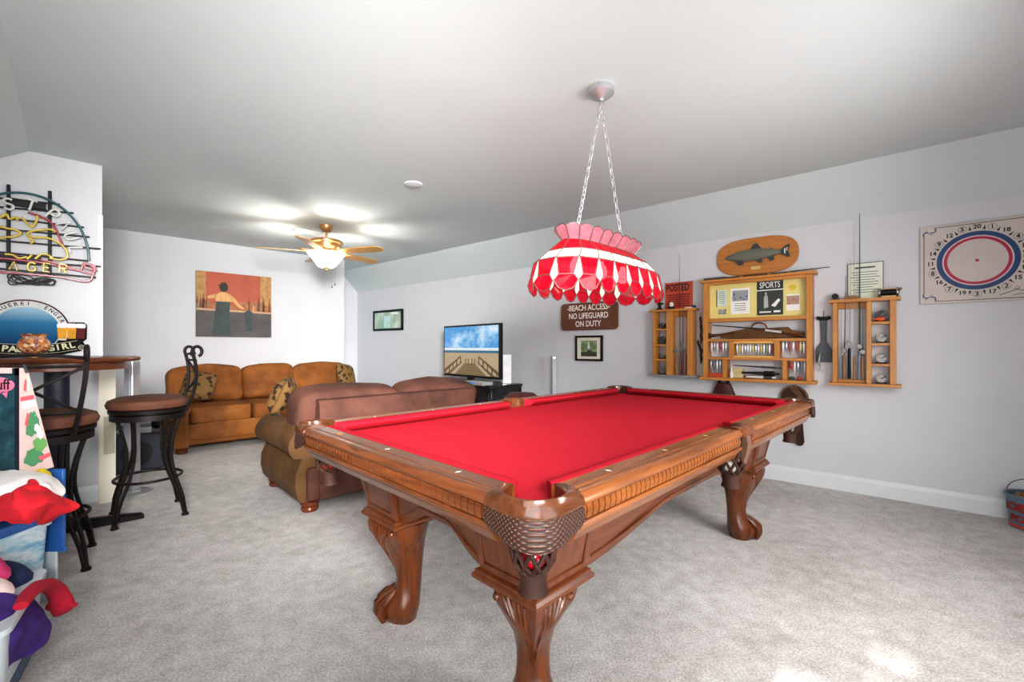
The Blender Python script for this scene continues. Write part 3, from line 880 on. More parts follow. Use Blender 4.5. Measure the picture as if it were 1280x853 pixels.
# ------------------------------------------------------------------ TV, stand, speakers
rzT = math.atan2(-.745,.667)   # local x along the screen to the right, local -y faces the room
tx, ty = V((.667,-.745,0)), V((.745,.667,0))
c0 = V((-.24,4.75,0))           # near right front corner of the stand
SW, SD, SH = 1.35, .46, .70
sc_ = c0 - tx*(SW/2) + ty*(SD/2)
M['blkwood'] = wood('black_wood', '#1d1e24', '#101116', 'x', .35)
t = thing('tv_stand','black wooden media stand with crossed doors in the corner behind the loveseat','tv stand',tuple(sc_),rzT)
b = MB(); b.box(-SW/2-.02,SW/2+.02,-SD/2-.02,SD/2+.01,SH-.03,SH); b.obj('top', M['blkwood'], t, bevel=.006)
b = MB(); b.box(-SW/2,SW/2,-SD/2+.02,SD/2,.05,SH-.03); b.obj('carcass', M['blkwood'], t, bevel=.004)
for sx in (-1,1):
    b = MB(); x0 = sx*(SW/2+.001); 
    for (y0,y1,z0,z1) in ((-SD/2+.02,SD/2,.06,.12),(-SD/2+.02,SD/2,SH-.10,SH-.03),(-SD/2+.02,-SD/2+.07,.06,SH-.03),(SD/2-.05,SD/2,.06,SH-.03)):
        b.box(min(x0,x0+sx*.01),max(x0,x0+sx*.01),y0,y1,z0,z1)
    b.box(min(x0,x0+sx*.006),max(x0,x0+sx*.006),-SD/2+.11,SD/2-.09,.16,SH-.14)
    b.obj('side_panel', M['blkwood'], t, bevel=.003)
for k in range(3):
    x = -SW/2+SW*(k+.5)/3; hw_ = SW/6-.008; b = MB(); y0 = -SD/2
    b.box(x-hw_,x-hw_+.045,y0,y0+.02,.06,SH-.04); b.box(x+hw_-.045,x+hw_,y0,y0+.02,.06,SH-.04)
    b.box(x-hw_,x+hw_,y0,y0+.02,.06,.105); b.box(x-hw_,x+hw_,y0,y0+.02,SH-.085,SH-.04)
    for s in (-1,1):
        b.tube([(x-s*(hw_-.04),y0+.01,.10),(x+s*(hw_-.04),y0+.01,SH-.08)],.012,6)
    d_ = b.obj('door', M['blkwood'], t, bevel=.002)
    b = MB(); b.sph((x+hw_-.022,y0-.012,.40),.012,10,6); b.obj('knob', M['nickel'], d_)
for x in (-SW/2+.05,SW/2-.05):
    for y in (-SD/2+.05,SD/2-.05):
        b = MB(); b.box(x-.03,x+.03,y-.03,y+.03,0,.051); b.obj('foot', M['blkwood'], t)
TVW, TVH = 1.13, .635
sT = 4.9/ (ray(625,400).y)
pr_ = ray(625,440)*4.88
tvc = V((pr_.x,pr_.y,0)) - tx*(TVW/2)
t = thing('television','flat-screen television showing a boardwalk leading to a sunny beach','television',(tvc.x,tvc.y,SH),rzT)
b = MB(); z0 = .055; b.box(-TVW/2,TVW/2,0,.045,z0,z0+TVH); b.obj('case', M['black'], t, bevel=.006)
# the picture on the screen
def sky_mat(name, st=1.0):
    m, nt, b = newmat(name); mp = coords(nt, (1,1,1.6)); n = noise_tex(nt, mp, 2.6, 7, .6)
    r = ramp(nt, n.outputs['Fac'], [(.46, srgb('#4d9bd8')), (.58, srgb('#a9d2ee')), (.70, srgb('#f4f8fb'))])
    nt.links.new(r.outputs['Color'], b.inputs['Emission Color']); b.inputs['Emission Strength'].default_value = st
    b.inputs['Base Color'].default_value = (0,0,0,1); b.inputs['Roughness'].default_value = .2; return m
scr = [sky_mat('screen_sky',.95), emit('screen_sea','#3f7f9f',.75), emit('screen_sand','#cdb794',.75), emit('screen_rail','#7b6343',.6), emit('screen_plank','#a58d66',.7), emit('screen_dark','#4a3a28',.4), emit('screen_haze','#e3eef2',.9)]
for mm in scr[1:]: mm.node_tree.nodes['Principled BSDF'].inputs['Base Color'].default_value = (0,0,0,1)
for mm in scr:
    for l_ in list(mm.node_tree.links):
        if l_.to_socket.name == 'Base Color': mm.node_tree.links.remove(l_)
    mm.node_tree.nodes['Principled BSDF'].inputs['Base Color'].default_value = (.01,.01,.01,1)
b = MB(); w_, h_ = TVW/2-.022, TVH-.05; zb = z0+.028; y_ = -.002
S_ = lambda u,v: (-w_+2*w_*u, zb+h_*v)
def P_(pts, i, y): b.mat(i).poly([S_(*q) for q in pts], y)
P_([(0,.50),(1,.50),(1,1),(0,1)],0,y_)
P_([(0,.50),(1,.50),(1,.56),(0,.56)],6,y_-.0004)
P_([(0,.45),(1,.45),(1,.505),(0,.505)],1,y_-.0006)
P_([(0,0),(1,0),(1,.455),(0,.455)],2,y_-.0008)
P_([(.22,0),(.80,0),(.60,.24),(.40,.24)],4,y_-.0012)
for k in range(7):
    v = .02+.033*k; P_([(.24+.03*k,v),(.78-.03*k,v),(.78-.03*k,v+.008),(.24+.03*k,v+.008)],5,y_-.0016)
for sd in (0,1):
    fx = (lambda u: u) if sd==0 else (lambda u: 1-u)
    P_([(fx(.0),.02),(fx(.0),.09),(fx(.34),.40),(fx(.34),.37)],3,y_-.002)
    P_([(fx(.05),.0),(fx(.12),.0),(fx(.36),.26),(fx(.36),.28)],3,y_-.002)
    for k in range(5):
        u = .02+.075*k; P_([(fx(u),.0+.055*k),(fx(u+.018),.0+.055*k),(fx(u+.018),.10+.066*k),(fx(u),.10+.066*k)],5 if k%2 else 3,y_-.0024)
for u in (.42,.47,.54,.59): P_([(u,.22),(u+.015,.22),(u+.015,.34),(u,.34)],3,y_-.0022)
b.obj('screen', scr, t, smooth=False)
b = MB(); b.box(-.22,.22,-.10,.14,0,.012); b.box(-.05,.05,.0,.035,.012,.07); b.obj('base', M['black'], t, bevel=.003)
def tower(label, loc, rz, h=1.02, hw=.045):
    t = thing('tower_speaker', label, 'speaker', loc, rz, 'slim silver tower speakers')
    b = MB(); b.lathe([(0,0),(.125,0),(.13,.006),(.125,.012),(.05,.018),(.04,.03),(0,.03)],36); b.obj('round_base', M['silver'], t)
    b = MB(); b.box(-hw,hw,-.035,.03,.03,h); cb = b.obj('cabinet', M['silver'], t, bevel=.012, seg=3)
    b = MB(); b.box(-hw*.72,hw*.72,-.040,-.034,.33,h-.03); b.obj('grille', M['dgrey'] if False else plain('pale_grille','#b9bcc2',.7), cb, bevel=.002)
    return t
pt = ray(166,450)*3.36
ts = tower('slim silver tower speaker on a round base between the pub table and the tan sofa',(pt.x,pt.y,0),R(-20))
pt = ray(692,444)*4.98
tower('slim silver tower speaker standing by the wall beyond the pool table',(pt.x,pt.y,0),R(8),1.02,.028)
pt = ray(633,444)*4.97
t = thing('bookshelf_speaker','white upright speaker on the right end of the black media stand','speaker',(pt.x,pt.y,SH),R(12))
b = MB(); b.box(-.05,.05,-.045,.06,.012,.335); cb = b.obj('cabinet', M['white'], t, bevel=.008)
b = MB(); b.box(-.04,.04,-.050,-.044,.03,.32); b.obj('grille', plain('white_grille','#dcdde0',.8), cb)
b = MB(); b.box(-.055,.055,-.06,.065,0,.013); b.obj('base', M['chrome'], t)
# small silver box of electronics below the screen
pt = ray(602,478)*4.78
t = thing('media_player','small silver and blue media player on the black stand below the television','electronics',(pt.x-.05,pt.y+.05,SH),rzT)
b = MB(); b.box(-.17,.17,-.06,.08,.006,.045); b.obj('case', M['silver'], t, bevel=.004)
b = MB(); b.box(-.10,.04,-.062,-.058,.016,.036); b.obj('display', emit('blue_display','#3b78a8',.6), t)
# equipment by the sofa

t = thing('subwoofer','low black speaker box on the floor beside the tan sofa','speaker',(-3.42,4.0,0),RZ_B)
b = MB(); b.box(-.19,.19,-.15,.15,.02,.34); cb = b.obj('cabinet', M['navy'], t, bevel=.01)
b = MB(); b.lathe([(.0,0),(.10,0),(.11,-.012),(.0,-.012)],28,(0,-.151,.18),axis='y'); b.obj('driver', M['black'], cb)
for x in (-.15,.15):
    for y in (-.11,.11):
        b = MB(); b.cyl((x,y,0),(x,y,.022),.02); b.obj('foot', M['black'], t)
t = thing('portable_stereo','dark portable stereo with round ends resting on the black speaker box','stereo',(-3.42,4.0,.34),R(30))
b = MB(); b.tube([(-.13,0,.11),(.13,0,.11)],.075,20); b.box(-.12,.12,-.05,.05,0,.05); b.obj('body', M['silver'], t, bevel=.004)
for s in (-1,1):
    b = MB(); b.sph((s*.15,0,.11),.085,20,12,(.75,1,1)); b.obj('speaker_end', M['black'], t)
# stool glimpsed beyond the far side of the pool table
pt = ray(652,490)*4.2
t = thing('ottoman','maroon round-topped leather stool beyond the far side pocket of the pool table','stool',(pt.x,pt.y,0))
M['maroon'] = leather('maroon_leather', '#5d2a2b', '#3f1b1d', .5)
b = MB(); b.lathe([(0,.69),(.12,.68),(.16,.65),(.18,.60),(.18,.54),(.17,.52),(0,.52)],32); b.obj('seat', M['maroon'], t)
for k in range(4):
    a = PI/4+k*PI/2; b = MB(); b.cyl((.13*math.cos(a),.13*math.sin(a),.53),(.17*math.cos(a),.17*math.sin(a),0),.02,.015,10); b.obj('leg', M['bun'], t)
# ------------------------------------------------------------------ stained-glass lamp over the pool table
M['redglass'] = translucent('red_stained_glass', '#cf1030', .62, .12, .42, .22)
M['pinkglass'] = translucent('pink_clear_glass', '#e58f9f', .6, .08, .22, .25)
M['opal'] = translucent('white_opal_glass', '#fff6ea', .6, .2, 1.5)
M['lead'] = plain('came_lead', '#6f5a55', .45, .6)
LC = V((.454,2.245,0))
lamp = thing('billiard_lamp','red and white stained-glass billiard lamp hanging on two chains over the table','lamp',(LC.x,LC.y,0),R(45))
NP = 20
def plan(a, b_, t, e=.62):
    ang = 2*PI*t
    c, s = math.cos(ang), math.sin(ang)
    return a*math.copysign(abs(c)**e,c), b_*math.copysign(abs(s)**e,s)
# equal-length panel stations around the skirt
def stations(a, b_):
    K = 2000; pts = [plan(a,b_,k/K) for k in range(K+1)]; L = [0]
    for i in range(1,K+1): L.append(L[-1]+math.dist(pts[i],pts[i-1]))
    out = []; j = 0
    for k in range(NP):
        d = L[-1]*(k+.5)/NP
        while L[j] < d: j += 1
        out.append(j/K)
    return out
ST = stations(.46,.20)
LV = {'flare':(.325,.100,1.672),'crown':(.29,.062,1.622),'top':(.365,.145,1.560),'band':(.425,.178,1.512),'skirt':(.455,.198,1.412),'low':(.448,.194,1.372)}
def ringp(lv, f=0):
    a, b_, z = LV[lv]; return [V((*plan(a,b_,t),z)) for t in ST]
Rg = {k: ringp(k) for k in LV}
lead = MB()
def edge(p, q, r=.0028): lead.tube([p,q], r, 5)
cr, up, wb = MB(), MB(), MB(); sk = MB()
for k in range(NP):
    j = (k+1) % NP
    # flared crown with rounded tops
    A, B, C, D = Rg['crown'][k], Rg['crown'][j], Rg['flare'][j], Rg['flare'][k]
    top = [D.lerp(C,t)+V((0,0,.014*math.sin(PI*t))) for t in (0,.2,.4,.6,.8,1)]
    cr.add([A,B]+top[::-1], [tuple(range(8))])
    lead.tube(top, .0028, 5); edge(A,B); edge(A,D)
    up.add([Rg['top'][k],Rg['top'][j],B,A],[(0,1,2,3)]); edge(A,Rg['top'][k]); edge(Rg['top'][k],Rg['top'][j])
    wb.add([Rg['band'][k],Rg['band'][j],Rg['top'][j],Rg['top'][k]],[(0,1,2,3)]); edge(Rg['top'][k],Rg['band'][k]); edge(Rg['band'][k],Rg['band'][j])
    # skirt: tall red keystones between white diamonds, red hexagons along the scalloped hem
    def S(u, v):   # u along the panel, v downwards 0..1 between band and low
        T_ = Rg['band'][k].lerp(Rg['band'][j],u); Mi = Rg['skirt'][k].lerp(Rg['skirt'][j],u); Lo = Rg['low'][k].lerp(Rg['low'][j],u)
        return T_.lerp(Mi, v/.72) if v < .72 else Mi.lerp(Lo,(v-.72)/.28)
    a = [S(.03,.0),S(.97,0),S(.80,.56),S(.20,.56)]
    sk.mat(0).add(a,[(0,1,2,3)])
    hx = [S(.20,.56),S(.80,.56),S(.98,.76),S(.80,.98),S(.5,1.06),S(.20,.98),S(.02,.76)]
    sk.mat(0).add(hx,[tuple(range(7))])
    sk.mat(1).add([S(.03,0),S(.20,.56),S(0,.74),S(0,.0)],[(0,1,2,3)]); sk.mat(1).add([S(.97,0),S(1,0),S(1,.74),S(.80,.56)],[(0,1,2,3)])
    for q in range(4):
        if q != 0: edge(a[q],a[(q+1)%4],.0024)
    for q in range(7): edge(hx[q],hx[(q+1)%7],.0026)
cr.obj('crown_glass', M['pinkglass'], lamp, smooth=False); up.obj('upper_glass', M['redglass'], lamp, smooth=False)
wb.obj('white_band', M['opal'], lamp, smooth=False); sk.obj('skirt_glass', [M['redglass'],M['opal']], lamp, smooth=False)
lead.obj('leading', M['lead'], lamp)
b = MB(); b.tube([(-.27,0,1.63),(.27,0,1.63)],.007,8); b.obj('spreader_bar', M['brass'], lamp)
M['bulb'] = emit('lamp_bulb', '#fff3d8', 16)
for x in (-.21,0,.21):
    b = MB(); b.lathe([(.012,1.63),(.018,1.60),(.018,1.555)],14,(x,0,0)); so_ = b.obj('socket', M['brass'], lamp)
    b = MB(); b.lathe([(.012,1.556),(.014,1.545),(.028,1.52),(.032,1.50),(.028,1.478),(.014,1.466),(.002,1.464)],16,(x,0,0)); b.obj('bulb', M['bulb'], so_)
b = MB(); b.lathe([(.002,2.372),(.012,2.374),(.02,2.385),(.05,2.398),(.066,2.412),(.068,2.43),(.066,2.44)],32); b.obj('ceiling_canopy', M['silver'], lamp)
M['chain'] = plain('white_metal_chain', '#bfc0c3', .4, .5)
for s in (-1,1):
    p0, p1 = V((0,0,2.37)), V((s*.20,0,1.69)); d = p1-p0; n = 24; b = MB()
    q = d.to_track_quat('Z','Y')
    for k in range(n):
        c = p0 + d*((k+.5)/n); pts = []
        for i in range(12):
            a = 2*PI*i/12; v = V((.0085*math.cos(a),0,.0185*math.sin(a)))
            if k%2: v = V((0,v.x,v.z))
            pts.append(c+q@v)
        b.tube(pts,.0022,5,True)
    b.obj('chain', M['chain'], lamp)
    b = MB(); b.tube([V((s*.20,0,1.665))+V((.022*math.cos(2*PI*i/16),0,.022*math.sin(2*PI*i/16))) for i in range(16)],.0035,6,True); b.obj('hanging_ring', M['chain'], lamp)
for x in (-.21,0,.21):
    p = V((x,0,1.50)); p.rotate(Euler((0,0,R(45)))); p += LC
    light('lamp_bulb_light','POINT',tuple(p),14.0,(1,.95,.88),.03)

# ------------------------------------------------------------------ ceiling fan
FC = V((-2.016,4.78,0))
M['blade'] = wood('light_oak_blade', '#d9a85c', '#c08a3e', 'x', .35)
M['fanbrass'] = plain('brushed_bronze', '#b58a5c', .3, .7)
M['bowlglass'] = translucent('frosted_bowl_glass', '#fff6e4', .5, .3, 2.2)
fan = thing('ceiling_fan','five-blade oak and bronze ceiling fan with a frosted bowl light','ceiling fan',(FC.x,FC.y,0),0)
b = MB(); b.lathe([(.07,2.44),(.07,2.425),(.062,2.40),(.04,2.372),(.02,2.365),(.0,2.365)],28); b.obj('canopy', M['fanbrass'], fan)
b = MB(); b.cyl((0,0,2.28),(0,0,2.37),.013,None,12); b.obj('downrod', M['fanbrass'], fan)
b = MB(); b.lathe([(0,2.295),(.05,2.295),(.10,2.288),(.155,2.275),(.17,2.262),(.168,2.245),(.15,2.235),(.145,2.20),(.12,2.178),(.07,2.168),(0,2.166)],36); b.obj('motor_housing', M['fanbrass'], fan)
for k in range(5):
    a = R(57+72*k); Mz = Matrix.Rotation(a,4,'Z')
    b = MB(); b.M = Mz @ Matrix.Translation((0,0,2.150)) @ Matrix.Rotation(R(-11),4,'X')
    out = [(.21,-.052),(.40,-.066),(.62,-.068),(.675,-.045),(.69,0),(.675,.045),(.62,.068),(.40,.066),(.21,.052)]
    b.prismz(out,-.004,.004); bl = b.obj('blade', M['blade'], fan, smooth=False)
    b = MB(); b.M = Mz; b.prismz([(.09,-.02),(.17,-.018),(.24,-.04),(.27,-.03),(.27,.03),(.24,.04),(.17,.018),(.09,.02)],2.155,2.168); b.obj('blade_bracket', M['fanbrass'], bl, smooth=False)
b = MB(); b.lathe([(.06,2.168),(.09,2.15),(.10,2.135),(.0,2.135)],28); b.obj('light_fitter', M['fanbrass'], fan)
b = MB(); b.lathe([(.195,2.137),(.187,2.124),(.155,2.09),(.118,2.04),(.088,2.0),(.072,1.988),(.0,1.985)],36,caps=False); b.obj('glass_bowl', M['bowlglass'], fan)
b = MB(); b.lathe([(.0,1.988),(.035,1.986),(.03,1.976),(.012,1.968),(.014,1.958),(.006,1.945),(0,1.94)],20); b.obj('finial', M['brass'], fan)
for (x,y,z) in ((.06,.0,1.79),(.085,.02,1.82)):
    b = MB(); b.tube([(x,y,2.13),(x,y,z)],.0012,5); pc = b.obj('pull_chain', M['brass'], fan)
    b = MB(); b.lathe([(.001,z-.03),(.007,z-.025),(.005,z-.005),(.001,z)],10,(x,y,0)); b.obj('pull_knob', M['dgrey'], pc)
# ceiling discs and register
def disc(px, py, label):
    r = ray(px,py); Y = (ZC-H)/r.z; p = r*Y
    b = MB(); b.lathe([(0,-.012),(.055,-.012),(.068,-.008),(.072,0),(0,0)],32)
    o = b.obj('ceiling_disc', M['white']); o.location = (p.x,p.y,ZC-.0005)  # plain white disc of an unlit recessed ceiling light
    tag(o, label, 'ceiling disc')
disc(517,230,'white round disc in the ceiling between the fan and the billiard lamp')
disc(503,329,'white round disc in the ceiling behind the fan blades')
r = ray(385,290); p = r*((ZC-H)/r.z)
t = thing('ceiling_vent','white slotted air vent in the ceiling beside the fan','vent',(p.x,p.y,ZC),R(45))
b = MB(); b.box(-.16,.16,-.08,.08,-.008,-.0005); fr_ = b.obj('frame', M['white'], t, bevel=.003)
for k in range(6):
    b = MB(); b.obox((0,-.055+.022*k,-.011),(.28,.014,.002),Euler((R(25),0,0))); b.obj('slat', M['white'], fr_)
# ------------------------------------------------------------------ things on the right wall (local x along the wall, -y into the room)
def wthing(name, label, cat, s, z, group=None, off=0):
    return thing(name, label, cat, onR(s,z,off), RZ_R, group)
def rrect(x0, x1, z0, z1, r, n=6):
    pts = []
    for cx, cz, a0 in ((x1-r,z1-r,0),(x0+r,z1-r,90),(x0+r,z0+r,180),(x1-r,z0+r,270)):
        for k in range(n+1): a = R(a0+90*k/n); pts.append((cx+r*math.cos(a), cz+r*math.sin(a)))
    return pts
# framed mirror-like picture at the far end
m_, nt, bb = newmat('green_glazed_print'); mp = coords(nt,(3,3,2)); nn = noise_tex(nt,mp,2.2,4)
r_ = ramp(nt, nn.outputs['Fac'], [(.3,srgb('#7fae98')),(.5,srgb('#b5cdb8')),(.7,srgb('#dfe6d8'))]); nt.links.new(r_.outputs['Color'], bb.inputs['Base Color']); bb.inputs['Roughness'].default_value = .12
t = wthing('framed_print','pale green glazed picture in a black frame on the far part of the wall','picture',-6.26,1.392)
b = MB(); b.box(-.38,.38,-.02,-.002,.03,.31); pr = b.obj('print', m_, t, smooth=False)
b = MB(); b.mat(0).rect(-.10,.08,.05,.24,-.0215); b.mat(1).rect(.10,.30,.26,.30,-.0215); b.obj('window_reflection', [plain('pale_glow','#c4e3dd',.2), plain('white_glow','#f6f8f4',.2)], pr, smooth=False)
b = MB()
for x0,x1,z0,z1 in ((-.41,.41,0,.035),(-.41,.41,.305,.34),(-.41,-.375,0,.34),(.375,.41,0,.34)): b.box(x0,x1,-.03,-.001,z0,z1)
b.obj('frame', M['black'], t, smooth=False)
# beach sign
M['signbrown'] = plain('routed_brown_sign', '#6d3f2c', .55, var=.06)
t = wthing('beach_sign','brown routed wooden beach access sign with white lettering','sign',-2.471,1.308)
b = MB(); b.prism(rrect(-.355,.355,0,.303,.045),-.03,-.002); bo = b.obj('board', M['signbrown'], t, bevel=.004)
b = MB(); b.text('-BEACH ACCESS-',.088,0,.245,-.031,sx=.80,bold=.02); b.text('NO LIFEGUARD',.088,0,.155,-.031,sx=.80,bold=.02); b.text('ON DUTY',.088,0,.066,-.031,sx=.80,bold=.02)
b.obj('lettering', plain('white_sign_paint','#f2ece4',.5), bo, smooth=False)
# small framed photo
t = wthing('framed_photo','small black-framed photo with cream mat below the brown beach sign','picture',-2.469,.966)
b = MB(); b.box(-.15,.15,-.014,-.002,.015,.265); b.obj('mat', M['cream'], t, smooth=False)
b = MB()
for x0,x1,z0,z1 in ((-.17,.17,0,.022),(-.17,.17,.258,.28),(-.17,-.148,0,.28),(.148,.17,0,.28)): b.box(x0,x1,-.024,-.001,z0,z1)
b.obj('frame', M['black'], t, smooth=False)
b = MB(); y=-.0150
b.mat(0).rect(-.10,.10,.05,.225,y); b.mat(1).rect(-.10,.10,.13,.185,y-.0003); b.mat(2).rect(-.10,.10,.05,.10,y-.0003)
b.mat(3).ell(.0,.155,.016,.035,y-.0006); b.mat(3).ell(.0,.195,.011,.014,y-.0006); b.mat(2).rect(-.02,.02,.06,.13,y-.0006)
b.obj('photo', [spots('garden_photo','#8fa27a','#54664a',30,.8), plain('photo_green','#6f8560',.6,var=.3,scale=40), plain('photo_dark','#3c4334',.6,var=.3,scale=40), plain('photo_light','#d9d4c0',.6)], t, smooth=False)

M['reel'] = plain('aged_reel_metal','#85807c',.4,.6,var=.3,scale=60)
# ---- wooden fishing racks
def board(name, mat, par, *bx):
    b = MB(); b.box(*bx); return b.obj(name, M[mat], par, bevel=.002, seg=1)
DP = .115
zb, zt = .838, 1.478
def reel(label, group, s, z, d=.045, dark=False, off=.055, sc=1.0, face=0):
    t = thing('fishing_reel', label, 'fishing reel', onR(s,z+.001,off), RZ_R+face, group)
    mm = M['dgrey'] if dark else M['reel']; r = .027*sc
    b = MB(); b.lathe([(0,-.020),(r,-.020),(r,-.012),(r*.72,-.010),(r*.72,.010),(r,.012),(r,.020),(0,.020)],18,(0,0,r+.008),axis='y'); b.obj('spool', mm, t)
    b = MB(); b.box(-.030*sc,.030*sc,-.010,.012,0,.008); b.box(-.006,.006,.004,.014,0,r); b.obj('foot', M['black'], t)
    b = MB(); b.tube([(0,-.022,r+.008),(r*.75,-.026,r*1.5+.008)],.004,6); b.sph((r*.78,-.032,r*1.55+.008),.0075,8,6); b.obj('handle', M['chrome'], t)
    return t
# left rack
sc0 = (-1.731-1.299)/2
t = wthing('rod_rack','small pine fishing-rod rack with grey bottom ledge, left of the display shelf','rack',sc0,zb)
lx = lambda s: s-sc0
def slotted(par, hw, z0, z1, s0, s1):
    b = MB(); b.box(-hw,s0,-.13,-.001,z0,z1); b.box(s1,hw,-.13,-.001,z0,z1); b.box(s0,s1,-.034,-.001,z0,z1); b.box(s0,s1,-.13,-.098,z0,z1)
    return b.obj('top_ledge', M['pine_x'], par)
slotted(t,.216,.622,.642,-1.510-sc0,-1.375-sc0)
M['greyledge'] = plain('weathered_grey_ledge','#8b8f92',.7)
board('bottom_ledge','greyledge',t,-.225,.225,-.13,-.001,0,.016)
board('side_board','pine_z',t,lx(-1.700),lx(-1.675),-DP,-.001,.016,.622)
board('divider','pine_z',t,lx(-1.570),lx(-1.510),-DP,-.001,.016,.622)
board('side_board','pine_z',t,lx(-1.375),lx(-1.325),-DP,-.001,.016,.622)
zl = [wp(828,py,.11)[1]-zb for py in (411,430.5,449)]
for z in zl: board('shelf','pine_x',t,lx(-1.675),lx(-1.570),-DP+.005,-.001,z-.016,z)
board('rod_brace','pine_x',t,lx(-1.510),lx(-1.375),-.03,-.001,.57,.622)
for k,(z,dk) in enumerate(zip([.016]+zl[::-1],[False,False,True,True])):
    reel(['silver fishing reel on the lowest shelf of the left rack','dark and silver reel on the second shelf up in the left rack','round black reel on the third shelf up in the left rack','black reel on the top shelf of the left rack'][k],'reels in the left rack',-1.622,zb+z,dark=dk,sc=[1.35,.9,1.25,.9][k])
# right rack
sc1 = (-.300+.111)/2; zb1 = .828
t = wthing('rod_rack','pine fishing-rod rack with honey ledges, right of the display shelf','rack',sc1,zb1)
rx = lambda s: s-sc1
slotted(t,.207,.630,.652,-.252-sc1,-.080-sc1)
board('bottom_ledge','pine_x',t,-.210,.210,-.13,-.001,0,.022)
board('side_board','pine_z',t,rx(-.282),rx(-.252),-DP,-.001,.022,.630)
board('divider','pine_z',t,rx(-.080),rx(-.050),-DP,-.001,.022,.630)
board('side_board','pine_z',t,rx(.052),rx(.088),-DP,-.001,.022,.630)
board('rod_brace','pine_x',t,rx(-.252),rx(-.080),-.03,-.001,.585,.630)
board('rod_rest','pine_x',t,rx(-.252),rx(-.080),-.06,-.001,.022,.045)
zr = [wp(1100,py,.11)[1]-zb1 for py in (402,429,455)]
for z in zr: board('shelf','pine_x',t,rx(-.050),rx(.052),-DP+.005,-.001,z-.018,z)
labs = ['silver reel on the bottom ledge of the right rack','silver reel with dark foot on the second shelf up in the right rack','dark-rimmed reel on the third shelf up in the right rack','green and black reel on the top shelf of the right rack']
for k,z in enumerate([.022]+zr[::-1]): reel(labs[k],'reels in the right rack',.004,zb1+z,dark=(k==3),sc=1.05 if k<3 else 1.35)
# floats and oddments
o = MB(); o.lathe([(.002,0),(.016,.012),(.018,.03),(.010,.045),(.002,.075)],14,(0,0,0),axis='x'); o = o.obj('fishing_float', plain('orange_float','#e2571f',.35)); o.location = onR(.028,zb1+zr[0]+.019,.095); o.rotation_euler=(0,0,RZ_R+R(200)); tag(o,'orange fishing float on the top shelf of the right rack','float')
# rods standing in the racks
def rod(label, group, s, z0, z1, off, col='ink', grip=.16, lean=0, r=.004, handle='cork', seat=True):
    t = thing('fishing_rod', label, 'fishing rod', onR(s,z0,off), RZ_R, group)
    Lh = z1-z0; f = lambda z: lean*z/Lh
    b = MB(); b.tube([(f(0),0,0),(f(.5*Lh),0,.5*Lh),(f(Lh),0,Lh)],[r,r*.7,r*.3],8); b.obj('blank', M[col], t)
    b = MB(); b.lathe([(0,.002),(.009,.002),(.011,.02),(.009,grip*.6),(.010,grip),(.005,grip+.02)],12); b.obj('grip', M[handle], t)
    if seat:
        b = MB(); b.lathe([(.0,0),(.016,0),(.018,-.006),(.010,-.012),(.018,-.018),(.016,-.024),(0,-.024)],14,(0,-.014,grip+.05),axis='y'); b.obj('reel', M['reel'], t)
    return t
M['cork'] = plain('cork','#9b7550',.7,var=.2,scale=60)
M['rodred'] = plain('dark_red_rod','#6a2a2a',.35); M['rodgreen'] = plain('dark_green_rod','#274b45',.35); M['rodblue'] = plain('blue_grey_rod','#8fa3b5',.35); M['rodgrey'] = plain('grey_rod','#9a9aa0',.4)
zf = zb+.0165
rod('dark red fishing rod second from the right in the left rack','rods in the left rack',-1.425,zf,1.69,.075,'rodred',.22,handle='rodred',r=.008)
rod('thin black rod rising high above the left rack','rods in the left rack',-1.460,zf,2.01,.046,'ink',.18,lean=-.01,seat=False)
rod('grey rod nearest the divider in the left rack','rods in the left rack',-1.488,zf,1.42,.072,'rodgrey',.18,r=.005)
rod('brown rod nearest the right side board of the left rack','rods in the left rack',-1.398,zf,1.40,.052,'cork',.18,handle='rodred',r=.006)
zf = zb1+.0455
rod('thick dark green rod rising highest above the right rack','rods in the right rack',-.120,zf,2.13,.052,'rodgreen',.20,r=.006,handle='rodblue')
rod('slim black rod nearest the left side board of the right rack','rods in the right rack',-.213,zf,1.66,.072,'ink',.17,lean=.01)
rod('pale blue rod with a black foam grip in the right rack','rods in the right rack',-.182,zf,1.78,.050,'rodblue',.22,handle='black',r=.0035,lean=.01)
rod('thin grey rod beside the green rod in the right rack','rods in the right rack',-.150,zf,2.02,.078,'rodgrey',.16,lean=-.005,r=.003,seat=False)
rod('short silver rod close to the left board of the right rack','rods in the right rack',-.232,zf,1.40,.048,'rodgrey',.16,r=.0035,handle='rodblue',seat=False)
rod('slim green rod with a cork grip beside the divider in the right rack','rods in the right rack',-.101,zf,1.41,.075,'rodgreen',.16,r=.0035)
# on the left rack's ledge: the orange sign, figurines
zt0 = zb+.6425
t = wthing('posted_sign','orange-red posted notice standing on the left rod rack','sign',-1.485,zt0)
M['orange'] = plain('orange_red_tin','#c0492b',.5,var=.1); M['darkred'] = plain('dark_red_ink','#6d1a17',.6)
b = MB(); b.box(-.13,.13,-.02,-.012,0,.262); bo = b.obj('panel', M['orange'], t, bevel=.001, seg=1)
b = MB(); b.text('POSTED',.095,-.010,.208,-.0208,sx=.64,bold=.03); b.obj('lettering', M['ink'], bo, smooth=False)
b = MB()
for k in range(6): b.rect(-.105,.105,.135-.021*k,.147-.021*k,-.0206)
b.obj('small_print', M['darkred'], bo, smooth=False)
t = wthing('figurine','small dark standing figurine at the left end of the left rack top','figurine',-1.655,zt0,None,.06)
b = MB(); b.lathe([(0,0),(.035,0),(.038,.008),(.02,.016),(.014,.035),(.02,.055),(.016,.07),(.008,.078),(.014,.09),(.012,.104),(0,.11)],16); b.box(-.02,.035,-.012,.012,.055,.07); b.obj('body', M['iron'], t)
t = wthing('figurine','small figurine with a pale top in front of the orange notice','figurine',-1.535,zt0,None,.07)
